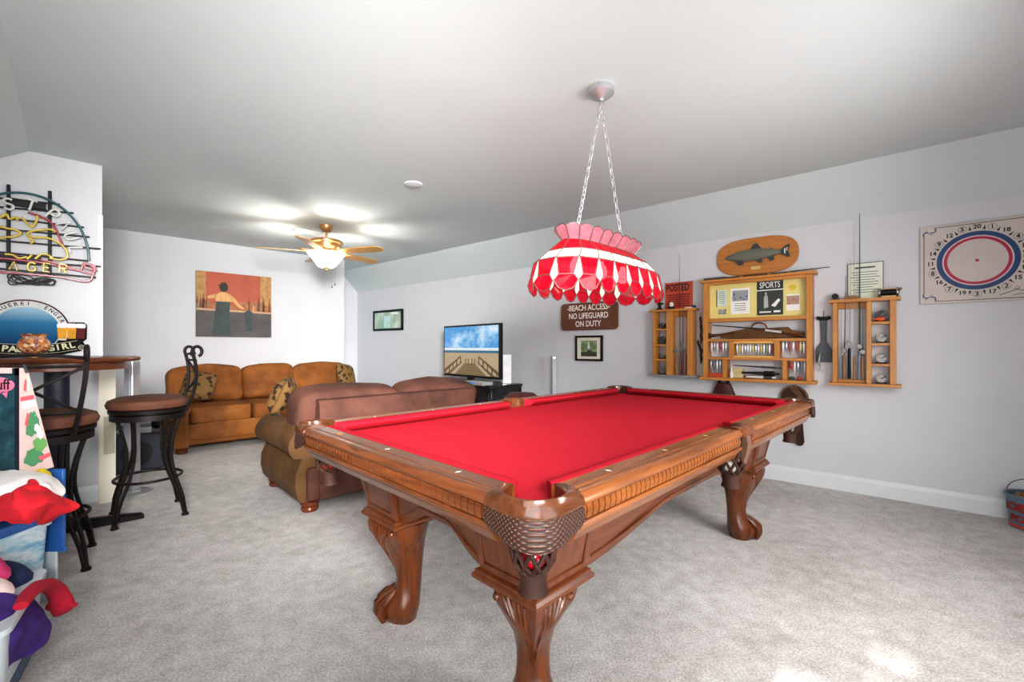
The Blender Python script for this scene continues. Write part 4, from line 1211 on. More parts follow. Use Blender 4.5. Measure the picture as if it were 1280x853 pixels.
b = MB(); b.lathe([(0,0),(.032,0),(.034,.012),(.022,.024),(0,.028)],16); b.obj('stand', M['iron'], t)
b = MB(); b.sph((0,0,.045),.024,14,8,(.9,.7,1.1)); b.obj('shell', M['cream'], t)
t = wthing('lure_box','small cream and blue lure box at the right end of the left rack top','box',-1.36,zt0,None,.07)
b = MB(); b.box(-.045,.02,-.02,.02,0,.014); b.obj('tray', M['cream'], t, bevel=.002); b = MB(); b.sph((.03,0,.016),.016,12,8,(1.6,1,.9)); b.obj('blue_bait', M['blue'], t)
# on the right rack's ledge
zt1 = zb1+.6525
t = wthing('certificate','pale framed certificate standing on the right rod rack','certificate',-.09,zt1)
b = MB(); b.box(-.105,.108,-.018,-.006,0,.278); bo = b.obj('frame', M['black'], t, smooth=False)
M['certpaper'] = plain('certificate_paper','#dfe3d2',.6,var=.04)
b = MB(); b.rect(-.101,.104,.004,.274,-.0185); b.obj('sheet', M['certpaper'], bo, smooth=False)
b = MB()
b.rect(-.06,.06,.236,.247,-.0190)
for k in range(9):
    w_ = (.08,.07,.085,.06,.08,.075,.05,.08,.06)[k]; b.rect(-w_,w_,.205-.019*k,.209-.019*k,-.0190)
b.obj('printed_lines', M['dgrey'], bo, smooth=False)
t = wthing('antique_reel','dark vintage casting reel on the right end of the right rack top','fishing reel',.045,zt1,None,.07)
for x in (-.05,.05):
    b = MB(); b.lathe([(0,-.008),(.030,-.008),(.034,-.004),(.034,.004),(.030,.008),(0,.008)],18,(x,0,.038),axis='x'); b.obj('side_plate', M['nickel'], t)
b = MB(); b.cyl((-.045,0,.038),(.045,0,.038),.022,None,16); b.obj('spool', M['iron'], t)
b = MB(); b.box(-.04,.04,-.012,.012,0,.012); b.box(-.055,.055,-.006,.006,.062,.068); b.tube([(.058,0,.038),(.062,-.03,.055)],.005,6); b.sph((.066,-.032,.056),.010,8,6); b.obj('crank', M['brass'], t)
t = wthing('antique_reel','small dark reel on a wooden base at the left end of the right rack top','fishing reel',-.268,zt1,None,.07)
b = MB(); b.box(-.03,.03,-.02,.02,0,.010); b.obj('base', M['cherry'], t, bevel=.002)
b = MB(); b.lathe([(0,-.014),(.022,-.014),(.022,.014),(0,.014)],16,(0,0,.030),axis='y'); b.obj('spool', M['black'], t)
t = wthing('wooden_plug','orange-brown wooden fishing plug on the right rack top','lure',-.165,zt1,None,.08)
b = MB(); b.tube([(-.05,0,.014),(-.02,0,.016),(.02,0,.016),(.055,0,.012)],[.006,.013,.013,.003],10); b.obj('body', M['cork'], t)

# ---- the big display shelf
sm = (-1.254-.385)/2; zm = .825
t = wthing('display_shelf','large pine display shelf of fishing memorabilia with a glazed top panel','shelf',sm,zm)
mx = lambda s: s-sm
D_ = .125
board('top_board','pine_x',t,-.437,.437,-.145,-.001,.872,.894)
board('bottom_board','pine_x',t,-.437,.437,-.145,-.001,0,.026)
board('side_board','pine_z',t,mx(-1.230),mx(-1.190),-D_,-.001,.026,.872)
board('side_board','pine_z',t,mx(-.450),mx(-.408),-D_,-.001,.026,.872)
zs1, zs2, zs3 = 1.372-zm, 1.190-zm, 1.030-zm
board('shelf','pine_x',t,mx(-1.190),mx(-.450),-D_,-.001,zs1-.030,zs1)
board('shelf','pine_x',t,mx(-1.190),mx(-.450),-D_+.004,-.001,zs2-.022,zs2)
board('shelf','pine_x',t,mx(-1.190),mx(-.450),-D_+.004,-.001,zs3-.022,zs3)
board('top_rail','pine_x',t,mx(-1.190),mx(-.450),-D_,-.10,.846,.872)
for s0,s1 in ((-1.015,-.975),(-.672,-.632)): board('divider','pine_z',t,mx(s0),mx(s1),-D_+.004,-.001,zs3,zs2-.022)
for s0,s1 in ((-1.066,-1.032),(-.614,-.580)): board('divider','pine_z',t,mx(s0),mx(s1),-D_+.004,-.001,.026,zs3-.022)
b = MB()
for (x0,x1,z0,z1) in ((mx(-.975),mx(-.672),zs3,zs3+.016),(mx(-.975),mx(-.672),zs2-.040,zs2-.022)): b.box(x0,x1,-D_-.002,-D_+.02,z0,z1)
b.obj('tray_front', plain('light_pine_trim','#e3b25c',.45), t, bevel=.001, seg=1)
M['yellowpaper'] = plain('yellow_backing_paper','#e6d98c',.7,var=.03)
b = MB(); b.box(mx(-1.190),mx(-.450),-.052,-.046,zs1,.872); b.obj('backing_panel', M['yellowpaper'], t, smooth=False)
# sheets mounted on the panel
def sheet(name, label, cat, p0, p1, mats, fn, group=None):
    s0,z1 = wp(p0[0],p0[1],.053); s1,z0 = wp(p1[0],p1[1],.053)
    t = thing(name, label, cat, onR((s0+s1)/2,(z0+z1)/2,.0525), RZ_R, group)
    w_, h_ = (s1-s0)/2, (z1-z0)/2
    b = MB(); b.box(-w_,w_,-.003,-.0002,-h_,h_); pa = b.obj('sheet', mats[0], t, smooth=False)
    b = MB(); fn(b, w_, h_)
    b.obj('printing', mats, pa, smooth=False); return t
M['printgrey'] = spots('grey_photo_print','#9aa0a3','#4a4e52',40,.8)
M['magdark'] = spots('dark_magazine_photo','#3f463f','#7d8578',55,.55)
M['dgreen'] = plain('dark_green_print','#22352f',.5)
M['sepia'] = spots('sepia_photo_print','#b99584','#6e4638',45,.75)
def f1(b,w,h):
    b.mat(1).rect(-w,-w*.82,-h,h,-.0035)
    b.mat(2)
    for k in range(7): b.rect(-w*.5,w*.6,h*.72-h*.22*k,h*.77-h*.22*k,-.0035)
sheet('leaflet','pale green leaflet with a dark edge on the yellow panel','leaflet',(895.5,363.2),(909,383),[plain('pale_green_paper','#cfe0cf',.7),plain('brown_edge','#6b5a38',.6),M['dgrey']],f1)
def f2(b,w,h):
    b.mat(1).rect(-w*.82,w*.82,h*.0,h*.82,-.0035); b.mat(2)
    for k in range(4): b.rect(-w*.6,w*.6,-h*.22-h*.17*k,-h*.18-h*.17*k,-.0035)
sheet('photo_sheet','white sheet with a grey photo, left of the magazine on the yellow panel','photo',(913.5,361.3),(937.3,392),[M['paper'],M['printgrey'],M['dgrey']],f2)
def f3(b,w,h):
    b.mat(1).rect(-w,w,h*.52,h,-.0035); b.mat(2).text('SPORTS',h*.50,0,h*.75,-.004,sx=.62,bold=.01)
    b.mat(2).rect(-w,w,h*.44,h*.50,-.0036)
    b.mat(3).poly([(-w*.45,-h*.6),(-w*.1,-h*.55),(-w*.15,h*.1),(-w*.3,h*.25),(-w*.45,.05*h)],-.0037)
    b.mat(3).ell(-w*.3,h*.27,w*.09,h*.08,-.0037)
    b.mat(2).poly([(w*.1,-h*.45),(w*.65,-h*.05),(w*.8,-h*.15),(w*.4,-h*.55)],-.0037)
    b.mat(2).rect(-w*.8,w*.1,-h*.86,-h*.78,-.0037); b.mat(2).rect(w*.3,w*.8,-h*.86,-h*.74,-.0037)
sheet('magazine_cover','dark sports magazine cover on the yellow panel','magazine',(946.1,352.8),(979,393.2),[M['magdark'],M['dgreen'],M['paper'],plain('pale_figure','#aab2ac',.6)],f3)
def f4(b,w,h): b.mat(1).rect(-w*.95,w*.95,-h*.25,h*.80,-.0035)
sheet('photo_card','small sepia photo card right of the magazine','photo',(983,368.2),(999.6,388),[M['paper'],M['sepia']],f4)
def f5(b,w,h):
    b.mat(1).rect(-w*.95,-w*.05,-h*.9,h*.9,-.0035); b.mat(1).rect(w*.05,w*.95,-h*.9,h*.9,-.0035)
sheet('stamp_pair','pair of tiny grey prints below the green leaflet','print',(898,387),(908.2,393.2),[M['yellowpaper'],M['printgrey']],f5)
s_, z_ = wp(990.5,359.3,.055)
b = MB(); b.lathe([(0,-.003),(.022,-.003),(.024,0),(0,0)],24,axis='y'); o = b.obj('gold_medallion', plain('gold_medallion','#dcc13a',.35,.3)); o.location = onR(s_,z_,.0526); o.rotation_euler=(0,0,RZ_R); tag(o,'round gold medallion above the sepia card on the yellow panel','medallion')
# gun case and rifle on the upper shelf
zg = zm+zs2
t = wthing('gun_case','brown canvas gun case with a round carrying handle on the upper shelf','case',-.80,zg,None,.05)
M['canvas'] = leather('brown_canvas','#7d5a3a','#54371f',.8,8)
pf = [(-.30,.012),(-.30,.05),(-.10,.085),(.22,.095),(.24,.07),(.33,.055),(.33,.012),(.10,.004),(-.20,.004)]
b = MB(); b.prism(pf,-.018,.018); cs = b.obj('case_body', M['canvas'], t, bevel=.008, seg=3)
b = MB(); b.tube([(-.055+.06+.06*math.cos(R(a)),-.0,.082+.055*math.sin(R(a))) for a in range(0,181,15)],.006,8); b.obj('handle', M['dent'], cs)
t = wthing('rifle','brown wooden rifle lying across the front of the gun case','rifle',-.80,zg,None,.095)
b = MB(); b.tube([(-.36,0,.125),(-.2,0,.108),(.0,0,.085),(.16,0,.062)],[.004,.005,.007,.009],10); b.obj('barrel', M['ink'], t)
b = MB(); b.tube([(-.05,0,.088),(.08,0,.068),(.18,0,.048),(.24,0,.034),(.33,0,.018)],[.006,.011,.012,.014,.020],10,flat=.7); b.obj('stock', M['cherry'], t)
b = MB(); b.obox((.12,-.010,.062),(.12,.006,.018),Euler((0,R(9),0))); b.obj('receiver', M['silver'], t)
t = wthing('shotgun_stock','dark wooden gun stock at the left end of the upper shelf','rifle',-1.11,zg,None,.10)
b = MB(); b.tube([(-.07,0,.03),(-.02,0,.034),(.04,0,.042),(.13,0,.055)],[.026,.022,.014,.012],12,flat=.6); b.obj('stock', M['cherry'], t)
b = MB(); b.box(-.075,-.066,-.02,.02,.008,.055); b.obj('butt_plate', M['black'], t)
# lures hanging in the bays
LM = [plain('lure_white','#eceef0',.35),plain('lure_silver','#b9c0c8',.25,.5),plain('lure_red','#a8343c',.35),plain('lure_yellow','#d9c66a',.35),plain('lure_blue','#5b6c86',.35),plain('lure_green','#7f9a78',.35)]
def lure_mesh(k, L=.075, r=.010):
    b = MB(); b.tube([(0,0,0),(0,0,-.012),(0,0,-.03),(0,0,-.055),(0,0,-L)],[.001,r*.6,r,r*.8,r*.15],8)
    b.tube([(.0,0,-L),(.006,0,-L-.010),(-.002,0,-L-.012)],.0014,5)
    b.sph((0,-r*.9,-.022),.0028,6,4)
    return b.obj('fishing_lure', LM[k])
protos = {}
def lure(label, group, s, z, k, L=.075, r=.010, off=.09):
    key = (k, L, r)
    if key in protos:
        o = protos[key].copy(); COL.objects.link(o)
    else:
        o = lure_mesh(k, L, r); protos[key] = o
    o.location = onR(s,z,off); o.rotation_euler = (0,0,RZ_R); tag(o, label, 'lure', group)
rng = random.Random(3)
for k in range(7):
    lure('small pale fishing lure hanging in the upper left bay of the display shelf','lures in the upper left bay',-1.165+.024*k,zg-.0225-.002,[0,1,0,2,0,0,1][k],.075 if k%2 else .095)
for k in range(14):
    lure('slim white or yellow lure hanging in the wide middle bay of the display shelf','lures in the middle bay',-.955+.0205*k,zg-.042,[0,3,0,1,0,0,3,1,0,3,0,5,0,2][k],.088,.009)
for k in range(7):
    lure('small pale fishing lure hanging in the upper right bay of the display shelf','lures in the upper right bay',-.612+.024*k,zg-.0225-.002,[0,1,2,0,2,3,0][k],.085 if k%2 else .10)
zl3 = zm+zs3-.0225
for k in range(5):
    lure('slender silver and blue lure hanging in the lower left bay of the display shelf','lures in the lower left bay',-1.170+.025*k,zl3-.002,[1,4,0,1,0][k],.10,.009)
for k in range(5):
    lure('slender lure hanging in the lower right bay of the display shelf','lures in the lower right bay',-.555+.023*k,zl3-.002,[2,0,1,4,0][k],.10 if k else .07,.009 if k else .014)
# little boards in the lower bays, green and orange baits
b = MB(); b.box(-.06,.06,-.02,.02,0,.035); o = b.obj('tackle_block', M['orange'], None, bevel=.003); place(o, onR(-1.128,zm+.0265,.09), RZ_R); tag(o,'small orange-brown tackle block in the lower left bay','tackle box')
for x,c,l in ((-.553,'rodgreen','dark green bait at the foot of the lower right bay'),(-.503,'orange','orange bait at the foot of the lower right bay')):
    b = MB(); b.sph((0,0,.014),.014,12,8,(1.3,1,1)); b.tube([(.016,0,.014),(.023,0,.018)],[.005,.008],6); o = b.obj('soft_bait', M[c]); place(o, onR(x,zm+.028,.08), RZ_R); tag(o,l,'lure')
# rod parts lying in the wide lower bay
t = wthing('fly_box','cream lidded fly box standing in the wide lower bay','box',-.955,zm+.0265,None,.06)
b = MB(); b.box(-.035,.045,-.02,.02,0,.085); b.obj('case', plain('old_cream_tin','#cdbf8e',.5,var=.15,scale=30), t, bevel=.003)
t = wthing('bottle','white squeeze bottle beside the left divider of the wide lower bay','bottle',-1.002,zm+.0265,None,.085)
b = MB(); b.lathe([(0,0),(.013,0),(.014,.04),(.008,.055),(.008,.062)],14); b.obj('body', M['paper'], t); b = MB(); b.lathe([(.009,.060),(.009,.085),(.004,.09),(0,.09)],12); b.obj('cap', M['paper'], t)
def lie(name, label, cat, s0, s1, z0, z1, r, col, off, extra=None):
    t = wthing(name, label, cat, (s0+s1)/2, zm+.030+min(z0,z1), None, off); h = (s1-s0)/2; zz = min(z0,z1)
    b = MB(); b.tube([(-h,0,z0-zz+r),(0,0,(z0+z1)/2-zz+r),(h,0,z1-zz+r)],[r*.6,r,r*.8],10); b.obj('shaft', M[col], t)
    if extra:
        b = MB(); b.tube([(h*.2,0,(z0*.4+z1*.6)-zz+r),(h*.75,0,(z0*.15+z1*.85)-zz+r)],r*1.5,10); b.obj('grip', M[extra], t)
    return t
lie('rod_section','long dark rod section leaning across the wide lower bay','fishing rod',-.985,-.62,.100,.085,.006,'ink',.105,'dgrey')
lie('air_pistol','black barrelled air pistol lying low in the wide lower bay','pistol',-.92,-.64,.030,.028,.014,'ink',.085,'iron')
lie('knife','white-handled fillet knife lying at the front of the wide lower bay','knife',-.88,-.66,.001,.001,.009,'paper',.11,'dgrey')
lie('rod_tube','dark red tube lying under the pistol in the wide lower bay','tube',-.93,-.80,.001,.001,.007,'rodred',.075)
# long rod lying on top of the display shelf
t = wthing('fishing_rod','long black jointed rod lying along the top of the display shelf','fishing rod',-.77,zm+.8945,None,.10)
b = MB(); b.tube([(-.46,0,.010),(-.1,0,.009),(.15,0,.010),(.47,0,.020)],[.009,.006,.005,.003],8); b.obj('blank', M['ink'], t)
b = MB(); b.tube([(-.455,0,.011),(-.28,0,.011)],.011,10); b.obj('grip', M['dgrey'], t)
for x in (-.15,.06,.20):
    b = MB(); b.tube([(x-.012,0,.010),(x+.012,0,.010)],.0085,8); b.obj('ferrule', M['brass'], t)
# fish plaque
sp0 = (-1.134-.514)/2
t = wthing('fish_plaque','oval oak plaque with a mounted dark trout, above the display shelf','plaque',sp0,1.907)
M['plaqueoak'] = wood('plaque_oak','#c8843c','#a8672a','x',.35)
sl = R(1.0)
out = [(.314*math.copysign(abs(math.cos(2*PI*k/56))**.62,math.cos(2*PI*k/56)), .160*math.copysign(abs(math.sin(2*PI*k/56))**.8,math.sin(2*PI*k/56))) for k in range(56)]
b = MB(); b.prism(out,-.024,-.002); b.obj('board', M['plaqueoak'], t, bevel=.006, seg=3)
M['fish'] = spots('trout_skin','#6d7060','#2e322f',55,.62,.4)
b = MB(); prof = [(-.245,.004,.004),(-.225,.010,.012),(-.19,.016,.024),(-.14,.020,.036),(-.06,.022,.044),(.03,.021,.041),(.11,.015,.028),(.165,.010,.016),(.185,.008,.014)]
rings = []
for x,ry,rz_ in prof: rings.append([(x,-.036+ry*math.cos(2*PI*k/16),.008+1.22*rz_*math.sin(2*PI*k/16)+.012*(x+.02)) for k in range(16)])
b.loft(rings); fb = b.obj('fish', M['fish'], t)
b = MB()
FIN = plain('fin_skin','#39413f',.4,var=.3,scale=60)
def fin(*a):
    b = MB(); b.prism(*a); b.obj('fin', FIN, fb, smooth=False)
fin([(.175,.016),(.235,.062),(.255,.060),(.240,.012),(.255,-.040),(.232,-.040),(.175,.004)],-.040,-.032)
fin([(-.045,.046),(-.015,.098),(.012,.106),(.05,.046)],-.039,-.033); fin([(.10,.034),(.12,.050),(.135,.030)],-.039,-.033)
fin([(-.16,-.028),(-.125,-.075),(-.085,-.066),(-.10,-.03)],-.050,-.045); fin([(-.01,-.032),(.03,-.068),(.055,-.06),(.045,-.026)],-.045,-.038); fin([(.08,-.018),(.11,-.060),(.14,-.052),(.135,-.010)],-.040,-.034)
b = MB(); b.sph((-.205,-.052,.014),.006,10,6); b.obj('eye', M['ink'], fb)
b = MB(); b.mat(0).poly([(.212,.030),(.222,.034),(.222,-.012),(.212,-.008)],-.0415); b.mat(1).poly([(.228,.038),(.238,.040),(.234,.010),(.226,.012)],-.0415); b.obj('tail_paint', [plain('pale_aqua','#b9dcd8',.4),plain('pale_pink','#d3a5a0',.4)], fb, smooth=False)
b = MB(); b.box(-.035,.035,-.026,-.024,-.118,-.090); b.obj('name_plate', plain('brass_label','#d9bd7a',.4), t, smooth=False)
# chain of lures hanging left of the display shelf
t = wthing('lure_stringer','dark string of hanging lures between the left rack and the display shelf','lures',-1.281,.95,None,.03)
b = MB(); b.tube([(.0,0,.49),(0,0,.02)],.002,6); b.obj('cord', M['ink'], t)
rg = random.Random(5)
for k in range(11):
    z = .42-.037*k; x = rg.uniform(-.014,.014); b = MB(); b.tube([(x,-.01,z+.04),(x*1.3,-.014,z+.015),(x*.7,-.01,z-.035)],[.002,.011,.003],8)
    b.obj('lure', [M['ink'],M['rodred'],M['iron'],M['dgrey']][k%4], t)
# club and lure hanging between shelf and right rack
t = wthing('fish_bat','dark grey paddle-shaped fish bat hanging right of the display shelf','paddle',-.346,.94,None,.002)
M['slate'] = plain('slate_grey','#4a5058',.5)
pb = [(-.022,.40),(.022,.40),(.020,.22),(.050,.17),(.056,.15),(.054,.06),(-.050,.06),(-.052,.15),(-.046,.17),(-.016,.22)]
b = MB(); b.prism(pb,-.022,-.004); b.obj('blade', M['slate'], t, bevel=.004)
b = MB(); b.tube([(-.045,-.014,.415),(-.02,-.014,.405),(.02,-.014,.405),(.045,-.014,.415)],[.012,.016,.016,.012],10); b.obj('cross_handle', M['black'], t)
b = MB(); b.tube([(0,-.012,.41),(0,-.006,.47)],.002,6); b.obj('cord', M['dgrey'], t)
t = wthing('spoon_lure','silver spoon lure hanging in front of the dark fish bat','lure',-.360,.94,None,.045)
b = MB(); b.tube([(0,0,.15),(-.008,-.003,.11),(-.012,-.004,.06),(-.006,0,.0)],[.003,.016,.018,.004],10,flat=.5); b.obj('body', M['silver'], t)
b = MB(); b.tube([(-.006,0,.0),(.006,0,-.015),(.012,0,.0)],.002,5); b.tube([(-.006,0,.0),(-.018,0,-.012),(-.020,0,.004)],.002,5); b.obj('treble_hook', M['nickel'], t)
# things hanging low on the wall behind the table
t = wthing('leather_quiver','tapered maroon leather case hanging on the wall below the display shelf','case',-1.08,.40,None,.002)
b = MB(); b.loft([[(x*k,y,z) for x,y in ((-1,-.004),(1,-.004),(1,-.05),(.6,-.07),(-.6,-.07),(-1,-.05))] for k,z in ((.11,0),(.115,.2),(.10,.28),(.052,.40))]); b.obj('body', M['maroon'], t, bevel=.006)
for x in (-.036,.036):
    b = MB(); b.sph((x,-.035,.410),.015,10,8); b.obj('knob', M['black'], t)
t = wthing('leather_paddle','round-headed tooled brown leather paddle on the wall beyond the table corner','paddle',-.545,.318,None,.002)
pts = [(.10*math.cos(R(a)), .385+.10*math.sin(R(a))) for a in range(-30,211,12)] + [(-.05,.20),(-.0,.02),(.03,-.005),(.06,.0),(.072,.03),(.058,.20)]
b = MB(); b.prism(pts,-.035,-.004); hd = b.obj('body', M['net'], t, bevel=.006)
b = MB()
for dx in (-.02,.0,.02): b.tube([(-.01+dx,-.037,.475),(.035+dx*.8,-.037,.42),(.075+dx*.4,-.037,.345)],.0025,6)
b.tube([(.094*math.cos(R(a)),-.037,.385+.094*math.sin(R(a))) for a in range(-20,201,10)],.003,6)
b.obj('lacing', M['cork'], hd)
# dartboard panel
t = wthing('dart_panel','cream wooden dart game board with blue and red rings','dartboard',.497,1.695)
M['dartcream'] = plain('aged_cream_board','#cfc5bd',.55,var=.05,scale=5); M['dartblue'] = plain('dart_blue','#1f4273',.5); M['dartred'] = plain('dart_red','#b02140',.5); M['dartpink'] = plain('dart_pink','#d9bfc6',.5)
b = MB(); b.box(-.281,.281,-.022,-.002,-.272,.272); bo = b.obj('board', M['dartcream'], t, bevel=.003)
b = MB(); y = -.0226
b.mat(0).ring(0,.007,.168,.196,y); b.mat(2).ring(0,.007,.160,.168,y); b.mat(1).ring(0,.007,.143,.160,y); b.mat(2).ring(0,.007,.138,.143,y); b.mat(1).ell(0,.007,.010,.009,y)
b.obj('rings', [M['dartblue'],M['dartred'],M['dartpink']], bo, smooth=False)
b = MB(); nums = [20,1,18,4,13,6,10,15,2,17,3,19,7,16,8,11,14,9,12,5]
for k,n_ in enumerate(nums):
    a = PI/2-2*PI*k/20; rr = .226; x, z = rr*math.cos(a), .007+rr*math.sin(a)
    b.text(str(n_),.038,x,z,-.0228,bold=.03)
    if n_ < 10: b.ring(x,z,.0195,.0215,-.0227,20)
    a2 = a-PI/20; c_, s_2 = math.cos(a2), math.sin(a2)
    p = [(.206*c_-.007*s_2,.007+.206*s_2+.007*c_),(.206*c_+.007*s_2,.007+.206*s_2-.007*c_),(.236*c_,.007+.236*s_2)]
    b.poly(p,-.0228)
b.obj('numbers', M['ink'], bo, smooth=False)
b = MB(); e_ = .258; i_ = .248
for (x0,x1,z0,z1) in ((-i_+.04,i_-.04,.254,.258),(-i_+.04,i_-.04,-.258,-.254),(-.262,-.258,-i_+.04,i_-.04),(.258,.262,-i_+.04,i_-.04)): b.rect(x0,x1,z0,z1,-.0227)
b.obj('border_line', M['ink'], bo, smooth=False)
b = MB()
for sx in (-1,1):
    for sz in (-1,1):
        cx_, cz_ = sx*.232, sz*.228
        for aa in (0,180): b.ring(cx_+sx*.014*(1 if aa else -1),cz_-sz*.014*(1 if aa else -1),.014,.021,-.0228,16,R(aa+(45 if sx*sz>0 else -45)-80),R(aa+(45 if sx*sz>0 else -45)+80))
        b.poly([(cx_-.026*sx,cz_-.026*sz),(cx_-.004*sx,cz_-.014*sz),(cx_+.026*sx,cz_+.026*sz),(cx_+.014*sx,cz_+.004*sz)],-.0228)
b.obj('corner_scroll', M['dartblue'], bo, smooth=False)
b = MB(); b.tube([(.10,-.0235,-.235),(.15,-.0235,-.215),(.18,-.0235,-.20),(.19,-.0235,-.19),(.18,-.0235,-.18),(.165,-.0235,-.195),(.20,-.0235,-.21),(.235,-.0235,-.205)],.0016,5); b.tube([(.16,-.0235,-.24),(.19,-.0235,-.23),(.23,-.0235,-.235)],.0014,5); b.obj('maker_script', M['ink'], bo)

# ------------------------------------------------------------------ pail by the right wall
pp = ray(1294,640); Yp = (RD-.155)/(RN.x*pp.x+RN.y); p = V((pp.x*Yp,Yp,0))
t = thing('tin_pail','weathered blue-grey tin pail with red lettering on the carpet by the wall','pail',(p.x,p.y,0),R(-62))
pm = spots('weathered_blue_tin','#5d7482','#8a5a4a',14,.45,.5)
Hh = .205
b = MB(); b.lathe([(0,.004),(.100,.004),(.106,0),(.108,.012),(.122,Hh-.012),(.130,Hh-.008),(.131,Hh),(.126,Hh+.004),(.118,Hh),(.104,.02),(0,.015)],40); bo = b.obj('body', pm, t)
b = MB(); M['pailred'] = plain('faded_red_paint','#c9442f',.6,var=.2,scale=40)
def wrap(b, body, size, z, a_mid, r0):
    vs, fs = text_geo(body, size, .05, .0005, 'CENTER')
    out = []
    for (x,y_,d) in vs:
        r_ = r0+.001+ (z+y_)*.07; a = -PI/2 + a_mid + x/r_
        out.append((r_*math.cos(a), r_*math.sin(a), z+y_))
    b.add(out, fs)
wrap(b,'LOBSTER',.070,.135,0,.110); wrap(b,'POUND',.060,.065,.1,.110)
b.obj('lettering', M['pailred'], bo, smooth=False)
b = MB(); b.lathe([(.1085,.010),(.1105,.028),(.109,.028),(.107,.010)],40,caps=False); b.obj('red_band', M['pailred'], bo)
b = MB(); b.tube([(.128*math.cos(R(a)),.03,Hh-.005+.10*math.sin(R(a))) for a in range(0,181,10)],.0025,6); b.obj('bail_handle', M['dgrey'], t)
t2 = thing('rope_coil','tan rope coiled in the top of the tin pail','rope',(p.x,p.y,Hh-.030),0)
b = MB(); b.tube([((.06+.025*math.sin(k*.9))*math.cos(k*.5),(.06+.025*math.sin(k*.9))*math.sin(k*.5),.012+.010*math.sin(k*1.7)) for k in range(40)],.009,8); b.obj('rope', M['cork'], t2)

# ------------------------------------------------------------------ painting on the back wall
t = thing('painting','large unframed canvas of a dark-dressed figure at a bar, on the back wall','painting',onB(1.296,1.249,0),RZ_B)
W2, H2 = .418, .814
b = MB(); b.box(-W2,W2,-.035,-.002,0,H2); cv = b.obj('canvas', plain('canvas_edge','#5a4a40',.8), t, smooth=False)
def paint(n, c, v=.18, sc=14): return plain(n, c, .75, var=v, scale=sc)
pm_ = [paint('paint_red','#b5604a',.12,6),paint('paint_ochre','#b98f5c',.25,20),paint('paint_grey','#5b5857',.2,7),paint('paint_teal','#444f50',.15),paint('paint_skin','#dbab74',.12,20),paint('paint_hair','#3c3a34',.2),paint('paint_counter','#c7a283',.15,30),paint('paint_bottle','#7d4f3e',.35,40),paint('paint_shelf','#a9714f',.3,25)]
b = MB(); y = -.0355; q = lambda pts,i,k: b.mat(i).poly([(-W2+2*W2*u, H2*v) for u,v in pts], y-.0004*k)
q([(0,.40),(1,.40),(1,1),(0,1)],0,0)
q([(0,.42),(.12,.42),(.12,1),(0,1)],1,1); q([(.84,.42),(1,.42),(1,1),(.84,1)],1,1)
q([(.0,.42),(1,.42),(1,.50),(.80,.58),(.55,.56),(.45,.50),(.25,.50),(.12,.56),(0,.56)],8,2)
rg2 = random.Random(9)
for k in range(26):
    u = rg2.choice([rg2.uniform(.01,.14),rg2.uniform(.60,.98),rg2.uniform(.80,.98)]); h_ = rg2.uniform(.10,.24); w_ = .011
    q([(u-w_,.42),(u+w_,.42),(u+w_,.42+h_*.6),(u+.004,.42+h_*.75),(u+.004,.42+h_),(u-.004,.42+h_),(u-.004,.42+h_*.75),(u-w_,.42+h_*.6)],7 if k%3 else 6,3)
q([(0,0),(1,0),(1,.41),(0,.41)],2,4)
q([(0,.405),(1,.385),(1,.415),(0,.435)],6,5)
# figure seen from behind
q([(.20,.03),(.44,.03),(.42,.40),(.43,.55),(.25,.55),(.235,.40)],3,6)
q([(.22,.64),(.30,.69),(.39,.69),(.46,.64),(.455,.55),(.245,.55)],4,7)
q([(.24,.66),(.15,.63),(.13,.60),(.17,.585),(.26,.61)],4,7); q([(.44,.66),(.50,.60),(.57,.50),(.62,.46),(.60,.44),(.54,.47),(.46,.56),(.43,.60)],4,7)
q([(.32,.68),(.365,.68),(.365,.74),(.32,.74)],4,8)
b.mat(5).ell(-W2+2*W2*.345,H2*.775,.046,.062,y-.0036); q([(.26,.80),(.31,.82),(.31,.79)],5,9)
q([(.64,.10),(.72,.10),(.73,.40),(.68,.44),(.62,.40)],3,6)
b.obj('painted_scene', pm_, cv, smooth=False)

# ------------------------------------------------------------------ beer signs on the partition
def onP(s, z, off=0): return onB(s,z,off,ND)
def npx(px, py, off=.04): s,z = bp(px,py,off,ND); return s,z
ns0, nz0 = -.36, 1.70
t = thing('neon_sign','unlit neon beer sign of coloured glass tubes on a black wire frame','neon sign',onP(ns0,nz0),RZ_B)
def L_(px,py): s,z = npx(px,py); return (s-ns0, z-nz0)
bar = MB()
def smooth(pts, n=6):
    if len(pts) < 3: return pts
    out = []
    g = lambda k: V(pts[max(0,min(len(pts)-1,k))])
    for i in range(len(pts)-1):
        for q in range(n):
            u = q/n; a,b_,c,d = g(i-1),g(i),g(i+1),g(i+2)
            out.append(tuple(.5*((2*b_)+(c-a)*u+(2*a-5*b_+4*c-d)*u*u+(3*b_-a-3*c+d)*u**3)))
    return out+[tuple(pts[-1])]
def seg(b, pts, r, y): b.tube([(x,y,z) for x,z in smooth(pts)], r*1.15, 6)
for px,(y0,y1) in ((10,(230,338)),(62,(238,345))):
    b = MB(); seg(b,[L_(px,y0),L_(px,y1)],.008,-.02); b.obj('upright_bar', M['black'], t)
for (a,b2) in (((-30,244),(75,255)),((-30,256),(92,266)),((-30,268),(105,284)),((-30,283),(112,296)),((-30,298),(126,311)),((-30,325),(126,333)),((-30,312),(110,326)),((-30,333),(120,347))):
    b = MB(); seg(b,[L_(*a),L_(*b2)],.005,-.028); b.obj('cross_bar', M['black'], t)
M['ntgreen'] = plain('teal_tube','#1f5d5e',.25); M['ntwhite'] = plain('white_tube','#dcdcd6',.25); M['ntyellow'] = plain('yellow_tube','#d6b93a',.25); M['ntred'] = plain('crimson_tube','#a3283c',.25)
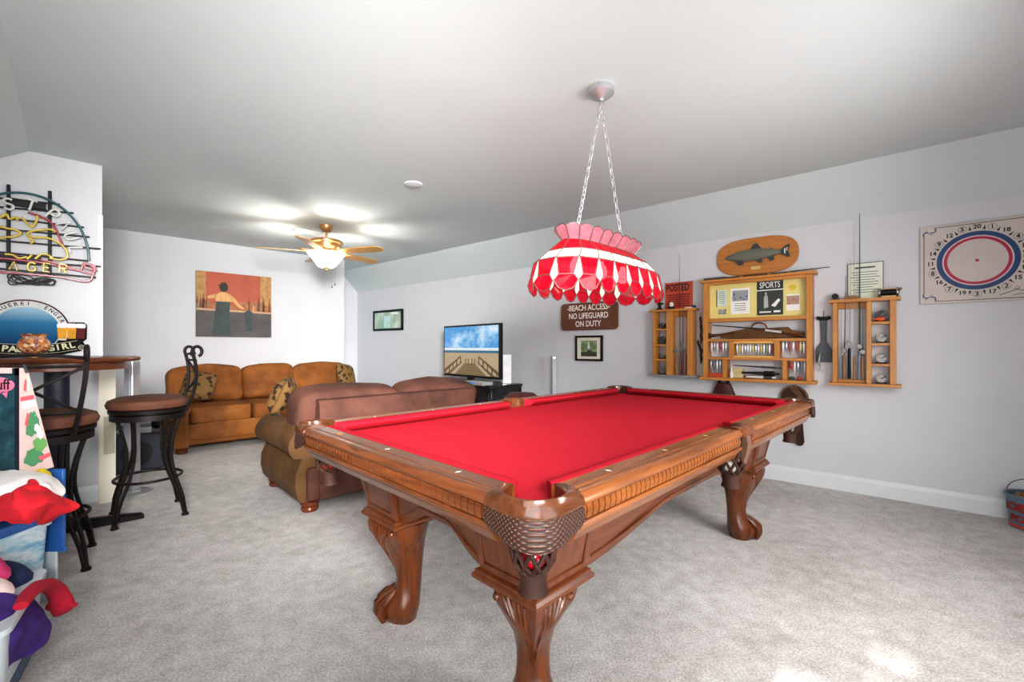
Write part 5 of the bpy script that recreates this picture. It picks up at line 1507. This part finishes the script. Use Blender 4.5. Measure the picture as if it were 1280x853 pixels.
# arch
pc = (20,322); 
def el_(px,py): return L_(px,py)
arc = [(20+91*math.cos(R(a)), 326-85*math.sin(R(a))) for a in range(0,186,8)]
b = MB(); seg(b,[L_(*p_) for p_ in arc],.0065,-.045); b.obj('arch_tube', M['ntgreen'], t)
red = [(35,266),(48,270),(62,277),(70,287),(74,297),(78,306)]
b = MB(); seg(b,[L_(*p_) for p_ in red],.006,-.045); b.obj('shoulder_tube', M['ntred'], t)
b = MB(); seg(b,[L_(*p_) for p_ in [(-25,322),(10,324),(60,330),(98,338),(104,331),(118,333),(116,344),(108,352),(70,346),(10,341),(-25,338)]],.006,-.045); b.obj('banner_tube', M['ntred'], t)
b = MB(); seg(b,[L_(*p_) for p_ in [(50,325),(80,332),(112,342),(118,336),(106,329),(108,336),(122,338)]],.0055,-.05); b.obj('banner_fold_tube', M['ntred'], t)
for pl in ([(-20,272),(-8,269),(0,272),(8,268),(12,274),(20,272),(22,276)],[(26,272),(32,277),(40,284),(46,276),(47,270)],[(-10,288),(0,284),(10,286),(20,288),(26,292),(18,296),(6,297),(-6,300)],[(70,290),(62,287),(50,288),(38,290),(34,294),(44,297),(60,298),(72,303),(82,312),(84,322),(74,325),(62,323)],[(36,298),(42,301),(38,305)],[(6,318),(16,319),(24,323),(34,321)],[(34,324),(40,319)],[(44,324),(52,318),(60,319),(68,325)]):
    b = MB(); seg(b,[L_(*p_) for p_ in pl],.0058,-.046); b.obj('script_tube', M['ntyellow'], t)
# tube lettering
STK = {'L':[[(0,1),(0,0),(.6,0)]],'A':[[(0,0),(.35,1),(.7,0)]],'G':[[(.7,.85),(.45,1),(.1,.85),(0,.5),(.1,.12),(.45,0),(.7,.15),(.7,.5),(.4,.5)]],'E':[[(.6,1),(0,1),(0,0),(.6,0)],[(0,.5),(.5,.5)]],'R':[[(0,0),(0,1),(.5,1),(.65,.78),(.5,.55),(0,.5)],[(.3,.5),(.65,0)]],
       'S':[[(.65,.88),(.35,1),(.05,.85),(.1,.6),(.55,.45),(.65,.2),(.35,0),(0,.14)]],'T':[[(0,1),(.7,1)],[(.35,1),(.35,0)]],'P':[[(0,0),(0,1),(.5,1),(.65,.75),(.5,.5),(0,.5)]],'U':[[(0,1),(0,.2),(.3,0),(.6,.2),(.6,1)]],'I':[[(0,1),(0,0)]],'.':[[(0,0),(.08,0)]]}
def tube_text(word, fpos, h, mat, name):
    for k,ch in enumerate(word):
        if ch == ' ': continue
        x, z, a = fpos(k); b = MB()
        for st in STK[ch]:
            pts = []
            for (u,v) in st:
                dx, dz = (u-.33)*h*.9, (v-.5)*h
                pts.append((x+dx*math.cos(a)-dz*math.sin(a), -.05, z+dx*math.sin(a)+dz*math.cos(a)))
            b.tube([(x_,-.05,z_) for x_,z_ in smooth([(p_[0],p_[2]) for p_ in pts],4)] if ch in 'GSUPR' else pts,.0068,6)
        b.obj(name, M[mat], t)
def f_lager(k):
    px = (-4,17,39,59,79)[k]; x,z = L_(px, 331.5+px*.06); return x,z,-.06
tube_text('LAGER', f_lager, .056, 'ntyellow', 'letter_tube')
def f_arc(k):
    a = R((97,76,65,53,39,25,10)[k]); x, z = L_(20+77*math.cos(a), 326-71*math.sin(a)); return x, z, a-PI/2
tube_text('ST.PAUL', f_arc, .070, 'ntwhite', 'letter_tube')
b = MB(); x,z = L_(38,254); b.box(x-.10,x+.07,-.030,-.010,z-.03,z+.02); b.obj('backing_plate', M['black'], t, bevel=.004)
b = MB(); x,z = L_(24,325); b.box(x-.10,x+.10,-.03,-.01,z-.024,z+.03); b.obj('transformer', M['black'], t, bevel=.004)
b = MB(); x,z = L_(40,349)
for q_ in range(5):
    b.tube([(x+(.085+.008*q_)*math.cos(2*PI*k/28)*(1 if q_%2 else .9), -.02-.006*q_, z-.01+(.014+.004*q_)*math.sin(4*PI*k/28+.9*q_)+.008*math.cos(2*PI*k/28+1.3*q_)) for k in range(28)],.0035,6,True)
b.obj('power_cord', M['black'], t)
# hooks on which the sign hangs past the corner
# tin sign with the banner
ts0, tz0 = -.345, 1.045
t = thing('tin_beer_sign','arched tin brewery sign with blue disc, beer glasses and black banner','sign',onP(ts0,tz0),RZ_B)
Cz = .188; Rr = .205
out = [(Rr*math.cos(R(a)),Cz+Rr*math.sin(R(a))) for a in range(0,181,6)]
out = [(.285,Cz+.055),(.292,Cz+.045),(.290,Cz-.055),(.275,Cz-.075),(.285,Cz-.10),(.262,Cz-.135),(.20,.015),(0,.0),(-.20,.015),(-.262,Cz-.135),(-.285,Cz-.10),(-.21,Cz-.03)][:0] + \
      [(.19,Cz+.06),(.275,Cz+.062),(.290,Cz+.045),(.288,Cz-.055),(.270,Cz-.075),(.282,Cz-.105),(.262,Cz-.140),(.16,.022),(0,.0),(-.16,.022),(-.262,Cz-.140),(-.282,Cz-.105),(-.27,Cz-.06),(-.20,Cz-.02)] + [(Rr*math.cos(R(a)),Cz+Rr*math.sin(R(a))) for a in range(174,17,-6)]
b = MB(); b.prism(out,-.016,-.003); bo = b.obj('panel', plain('tin_black','#141416',.8,spec=.1), t, bevel=.001, seg=1)
M['tinblue'] = None
m_, nt, bb = newmat('tin_blue_sky'); mp = coords(nt); sx_ = nt.nodes.new('ShaderNodeSeparateXYZ'); nt.links.new(mp.outputs[0], sx_.inputs[0])
r_ = ramp(nt, sx_.outputs['Z'], [(.10,srgb('#123f69')),(.24,srgb('#2f739c')),(.36,srgb('#a9c8d8'))]); nt.links.new(r_.outputs['Color'], bb.inputs['Base Color']); bb.inputs['Roughness'].default_value=.75; bb.inputs['Specular IOR Level'].default_value=.15
y = -.0166; b = MB()
b.mat(0).ell(0,Cz,.196,.196,y,44,R(-20),R(200)); b.mat(1).ell(0,Cz,.155,.155,y-.0004,44)
b.mat(2).ring(0,Cz,.196,.201,y-.0004,40,R(15),R(165)); b.mat(0).ring(0,Cz,.155,.160,y-.0006,40)
b.obj('disc', [plain('tin_white','#cfcfcd',.7,spec=.2), m_, plain('tin_maroon','#5a1a20',.7,spec=.2)], bo, smooth=False)
def arc_text(b, word, r, a0, da, size, y_, bold=.02):
    for k,ch in enumerate(word):
        a = R(a0+da*k); b.text(ch, size, r*math.cos(a), Cz+r*math.sin(a), y_, rot=a-PI/2, bold=bold)
b = MB(); arc_text(b,'BRAUEREI',.177,152,-9.2,.033,y-.001); arc_text(b,'ENGER',.177,60,-9.5,.033,y-.001); b.obj('arch_lettering', M['ink'], bo, smooth=False)
b = MB()   # glasses of beer
for gx,c in ((.165,0),(.212,0),(.258,1)):
    b.mat(c).prism([(gx-.020,Cz-.055),(gx+.020,Cz-.055),(gx+.024,Cz+.03),(gx-.024,Cz+.03)],-.020,-.0168)
    b.mat(2).prism(rrect(gx-.025,gx+.025,Cz+.02,Cz+.052,.010,3),-.022,-.0168)
b.obj('beer_glasses', [plain('beer_gold','#d0952f',.7,var=.2,spec=.2),plain('beer_dark','#5a1f22',.7,spec=.2),plain('beer_foam','#dfe1e4',.7,spec=.2)], bo, smooth=False)
b = MB()   # banner
ban = [(-.26,.060),(-.15,.042),(0,.030),(.15,.042),(.26,.070),(.262,.125),(.15,.098),(0,.086),(-.15,.098),(-.26,.115)]
b.mat(0).poly(ban,y-.0012)
for d_ in (.0,.062):
    b.mat(1).tube([(x,y-.0016,z+d_) for x,z in ((-.26,.056),(-.15,.038),(0,.026),(.15,.038),(.24,.058))],.0015,5)
for k,ch in enumerate('ST. PAULI GIRL'):
    x = -.235+.0345*k; z = .058+.62*x*x; b.mat(1).text(ch,.056,x,z,y-.002,rot=1.2*x,bold=.03)
b.mat(1).ring(.262,.072,.014,.017,y-.0016,20); b.mat(1).ring(.262,.072,.006,.008,y-.0016,16)
b.obj('banner', [plain('banner_black','#151917',.75,spec=.15),plain('banner_cream','#ded7b4',.7)], bo, smooth=False)
# ------------------------------------------------------------------ storage bins, clothes and gift bag at the near left
def tote(name, label, c, rz, W, D, h, body, lid, lidh=.035, base=None):
    t = thing(name, label, 'storage bin', c, rz)
    b = MB(); k = .92
    def rr(w, d, z, r=.04):
        return [(x,y,z) for x,y in rrect(-w/2,w/2,-d/2,d/2,r,5)]
    b.loft([rr(W*k,D*k,0),rr(W*k,D*k,.012),rr(W,D,h-.02),rr(W+.02,D+.02,h-.018),rr(W+.02,D+.02,h)][::1]); bo = b.obj('body', body, t)
    if lid:
        b = MB(); b.loft([rr(W+.03,D+.03,h+.0005),rr(W+.035,D+.035,h+lidh*.6),rr(W+.01,D+.01,h+lidh),rr(W-.04,D-.04,h+lidh-.006)]); b.obj('lid', lid, t)
    if base:
        b = MB(); b.loft([rr(W*k+.004,D*k+.004,-.0+.001),rr(W*(k+.02)+.004,D*(k+.02)+.004,.06)]); b.obj('base_trim', base, bo)
    return t
m_, nt, bb = newmat('clear_tote_with_clothes'); mp = coords(nt,(1,1,2.2)); nn = noise_tex(nt,mp,5,4,.6); nn.inputs['Distortion'].default_value = 1.2
r_ = ramp(nt, nn.outputs['Fac'], [(.32,srgb('#5b9cc4')),(.45,srgb('#a5d0e2')),(.55,srgb('#dfe9ef')),(.68,srgb('#7fb4d2'))]); nt.links.new(r_.outputs['Color'], bb.inputs['Base Color']); bb.inputs['Roughness'].default_value = .18
M['totebody'] = m_; M['toteblue'] = plain('blue_tote_plastic','#2f62a8',.35); M['totewhite'] = plain('frosted_tote_plastic','#d9e1e6',.25,var=.05); M['totenavy'] = plain('slate_blue_plastic','#3c5a7d',.35)
tote('storage_tote','clear storage tote of pale blue clothes with a blue lid, under the gift bag',(-2.245,1.752,0),0,.49,.33,.372,M['totebody'],M['toteblue'])
t = thing('flat_box','flat frosted storage box with a deep blue lid standing on edge behind the clear tote','storage bin',(-2.18,1.949,0))
b = MB(); b.box(-.20,.165,-.006,.005,0,.30); b.obj('body', M['totewhite'], t, bevel=.003)
b = MB(); b.box(-.205,.198,-.0085,.007,.225,.58); b.box(-.205,.204,-.009,.0075,.215,.235); b.obj('lid', M['toteblue'], t, bevel=.003)
rzc = math.atan2(.59,.80)
cA = V((-1.79,1.70,0)); cc = cA + V((.59,-.80,0))*.24 + V((-.80,-.59,0))*.20
tote('laundry_bin','open frosted bin with slate blue base heaped with clothes at the near left',tuple(cc),rzc,.38,.46,.27,M['totewhite'],None,base=M['totenavy'])
def drape(name, label, rows, mat, cat='clothing', th=.006, wr=.010, sd=0, group=None):
    b = MB(); nr, nc = len(rows), len(rows[0])
    P = [[ray(px,py)*Y + V((0,0,H)) for px,py,Y in r] for r in rows]
    def cr(p0,p1,p2,p3,t): return .5*((2*p1)+(p2-p0)*t+(2*p0-5*p1+4*p2-p3)*t*t+(3*p1-p0-3*p2+p3)*t**3)
    def ev(arr, t):
        n = len(arr)-1; x = min(t*n,n-1e-6); i = int(x)
        g = lambda k: arr[max(0,min(n,k))]
        return cr(g(i-1),g(i),g(i+1),g(i+2),x-i)
    def fn(u,v):
        p = ev([ev(r,u) for r in P], v)
        n_ = mnoise.noise_vector(p*8+V((sd,sd*2,0)))*wr*1.5 + mnoise.noise_vector(p*22+V((sd,0,0)))*wr*.55
        q = p + n_; f_ = math.sin(q.x*38+q.y*55+q.z*24+sd)*.5+math.sin(q.x*-21+q.z*61+2*sd)*.5
        n_ = n_ + V((.6,-.7,.4))*f_*wr*.45
        return p + n_
    b.grid(56,48,fn)
    o = b.obj(name, mat, None, solid=th, ang=80); return tag(o, label, cat, group)
M['fred'] = fabric('red_cotton','#cf1526',.85,.08,12); M['fwhite'] = fabric('white_print_cotton','#e9e3e2',.9,.06,10); M['fpurple'] = fabric('purple_fleece','#472a7d',.9,.15,14)
M['fnavy'] = fabric('navy_denim','#1f2c52',.85,.2,14); M['fpink'] = fabric('hot_pink_cotton','#e2427f',.85,.1,12); M['fcream'] = fabric('cream_knit','#efd9d2',.95,.08,20,120,.8); M['fknit'] = spots('red_knit','#b01530','#6d0a1c',90,.62,.95)
b = MB(); b.sbox((0,0,0),(.45,.31,.17),.3,44,18,wr=.010,ws=9,seed=3); o = b.obj('folded_clothes', spots('folded_clothes_print','#dfe3ea','#8fb0cf',9,.7)); o.location = (-2.245,1.765,.409+.094); tag(o,'stack of folded pale clothes between the clear tote lid and the gift bag','clothing')
drape('white_garment','white printed garment lying crumpled at the foot of the gift bag',[
 [(-30,589,1.767),(10,590,1.767),(35,592,1.767),(55,596,1.824)],[(-30,594,1.720),(10,596,1.720),(40,598,1.720),(72,604,1.795)],[(-30,606,1.663),(10,608,1.663),(42,606,1.663),(79,614,1.767)],[(-30,622,1.644),(10,622,1.635),(44,616,1.654),(74,622,1.758)]],M['fwhite'],sd=4)
drape('yellow_patch_sock','small bright yellow cloth tucked beside the gift bag',[[(47,589,1.843),(54,587,1.843),(62,592,1.852)],[(46,595,1.795),(55,594,1.786),(64,597,1.805)],[(50,598,1.777),(57,598,1.767),(63,600,1.795)]],fabric('yellow_cotton','#ecd21f',.85),wr=.003,sd=2)
drape('red_shirt','bright red shirt hanging over the edge of the blue tote lid',[
 [(-30,605,1.701),(10,606,1.701),(38,605,1.701),(60,612,1.758)],[(-30,616,1.625),(12,619,1.625),(38,612,1.606),(74,614,1.739)],[(-30,634,1.588),(10,634,1.559),(40,630,1.569),(86,626,1.739)],[(-30,650,1.588),(14,655,1.550),(36,648,1.569),(92,636,1.748)],[(-30,652,1.597),(22,661,1.569),(38,657,1.588),(66,650,1.729)]],M['fred'],sd=1,wr=.020)
drape('purple_fleece','purple fleece hanging over the side of the near bin',[
 [(-40,738,1.42),(10,744,1.45),(30,748,1.50),(44,756,1.58)],[(-40,760,1.36),(12,764,1.40),(36,764,1.47),(48,764,1.56)],[(-40,786,1.32),(10,790,1.36),(44,780,1.46),(58,782,1.55)],[(-40,806,1.31),(6,812,1.35),(34,806,1.44),(57,802,1.53)],[(-40,850,1.30),(0,846,1.34),(16,830,1.40),(30,824,1.45)]],M['fpurple'],sd=7,wr=.012)
drape('navy_jeans','navy denim garment folded over the back edge of the near bin',[
 [(-20,700,1.66),(8,702,1.66),(28,708,1.66),(40,716,1.66)],[(-20,708,1.60),(6,712,1.60),(30,712,1.61),(43,718,1.63)],[(-20,730,1.53),(6,735,1.53),(26,735,1.56),(40,732,1.60)],[(-20,760,1.48),(2,770,1.49),(18,762,1.52),(32,748,1.58)]],M['fnavy'],sd=11,wr=.006)
drape('pink_top','hot pink top at the left edge, on the heap in the near bin',[[(-40,690,1.60),(-10,692,1.60),(8,704,1.60)],[(-40,706,1.55),(-8,706,1.54),(13,718,1.54)],[(-40,730,1.50),(-10,728,1.49),(6,726,1.51)]],M['fpink'],sd=3,wr=.006)
drape('cream_knit','cream knitted piece below the pink top in the near bin',[[(-30,726,1.49),(-4,722,1.49),(12,730,1.50)],[(-30,742,1.46),(0,740,1.45),(18,742,1.47)],[(-30,764,1.44),(-2,766,1.43),(8,764,1.45)]],M['fcream'],sd=5,wr=.006)
b = MB(); pts = [ray(px,py)*Y+V((0,0,H)) for px,py,Y in ((26,758,1.36),(36,743,1.42),(48,733,1.48),(60,731,1.55),(70,738,1.60),(76,749,1.62),(78,758,1.62),(79,766,1.61))]
b.tube(pts,[.018,.024,.027,.028,.030,.033,.037,.028],14,flat=.7); b.tube([pts[-2]+V((-.05,0,.0)),pts[-2],pts[-2]+V((.052,0,.006))],[.014,.026,.006],10)
o = b.obj('knit_scarf', M['fknit']); tag(o,'red knitted scarf curling out over the side of the near bin','scarf')
# gift bag
t = thing('gift_bag','large dark teal gift bag with pink speech bubble and pale pink patterned side','gift bag',(-1.99,1.777,.598))
bw_, bh_ = .40, .437
def mm_teal():
    m, nt, b = newmat('dark_teal_crackle'); mp = coords(nt); n = noise_tex(nt, mp, 16, 5, .65)
    r = ramp(nt, n.outputs['Fac'], [(.35,srgb('#0f2b33')),(.55,srgb('#1d4650')),(.7,srgb('#2f6470'))]); nt.links.new(r.outputs['Color'], b.inputs['Base Color']); b.inputs['Roughness'].default_value = .35; return m
M['teal'] = mm_teal(); M['bagpink'] = plain('pale_pink_paper','#d9bfbb',.5,var=.06)
b = MB(); db, dt = .135, .03
vs = [(-bw_,0,0),(0,0,0),(0,db,0),(-bw_,db,0),(-bw_,.0,bh_),(0,.0,bh_),(0,dt,bh_),(-bw_,dt,bh_)]
b.mat(0).add(vs,[(0,1,5,4)]); b.mat(1).add(vs,[(1,2,6,5),(2,3,7,6),(3,0,4,7),(0,3,2,1)])
bo = b.obj('paper_body', [M['teal'],M['bagpink']], t, smooth=False)
b = MB(); b.mat(0).rect(-.018,0,0,bh_,-.0006); b.mat(0).rect(-bw_,0,bh_-.03,bh_,-.0006); b.mat(1).rect(-.08,-.028,bh_-.022,bh_,-.001)
b.obj('front_border', [plain('navy_border','#141c2c',.4),M['bagpink']], bo, smooth=False)
b = MB(); b.mat(0).ell(-.10,.368,.083,.034,-.0012,36); b.mat(0).poly([(-.075,.342),(-.045,.342),(-.050,.315)],-.0012)
b.mat(1).text('Ruff',.062,-.081,.369,-.002,bold=.01,sx=.9); b.obj('speech_bubble', [plain('bubble_pink','#e87a9b',.4),M['ink']], bo, smooth=False)
b = MB()
def gus(u, v):   # on the right gusset: u 0 front..1 back, v height 0..1
    d = db+(dt-db)*v; return (.0012, d*u, bh_*v)
gk = [0]
def gpoly(pts, i):
    gk[0] += 1; b.mat(i).add([V(gus(*p))+V((.0004*gk[0],0,0)) for p in pts],[tuple(range(len(pts)))])
def blob(cu, cv, ru, rv, i, n=16, w=.18, s=0): gpoly([(cu+ru*math.cos(2*PI*k/n)*(1+w*math.sin(5*k+s)),cv+rv*math.sin(2*PI*k/n)*(1+w*math.cos(4*k+s))) for k in range(n)],i)
gpoly([(.05,.69),(.9,.70),(.9,.74),(.05,.73)],1); gpoly([(.1,.62),(.9,.63),(.9,.69),(.1,.68)],0)
blob(.62,.50,.26,.085,2); blob(.45,.41,.24,.06,2,s=2); blob(.70,.42,.12,.04,0,s=1); gpoly([(.2,.47),(.35,.58),(.45,.56),(.3,.44)],1)
blob(.42,.15,.30,.085,2,s=1); blob(.68,.26,.24,.07,3,s=3); blob(.75,.36,.12,.05,0,s=2); gpoly([(.6,.10),(.95,.12),(.95,.16),(.55,.14)],1)
gpoly([(.2,.80),(.4,.90),(.5,.88),(.35,.77)],1); gpoly([(.5,.80),(.7,.93),(.78,.90),(.6,.78)],0)
b.obj('gusset_print', [M['paper'],plain('soft_red','#d0626b',.5),spots('green_sequins','#4d8a60','#c9d8c6',60,.5),plain('soft_green','#6fa860',.5)], bo, smooth=False)
b = MB(); b.tube([(-.30+.10*math.cos(R(a)),.02,bh_-.01+.06*math.sin(R(a))) for a in range(0,181,15)],.004,6); b.tube([(-.012,.012,bh_-.005),(.002,.015,bh_+.012),(.012,.02,bh_-.02)],.006,6); b.obj('cord_handle', M['ink'], bo)
# cream board standing on edge by the partition corner
p_ = V(onB(sN,0,0,ND))
t = thing('upright_board','narrow cream board standing on edge against the partition corner behind the pub table','board',(-2.915,3.17,0),RZ_B)
b = MB(); b.box(-.045,.045,-.012,.012,0,.975); bo = b.obj('board', M['cream'], t, bevel=.002)
b = MB(); b.box(-.020,.040,-.014,-.0125,.35,.62); b.obj('darker_inset', plain('grey_tan_inset','#b9b09a',.7), bo, smooth=False)  # slightly darker rectangle on the board's face
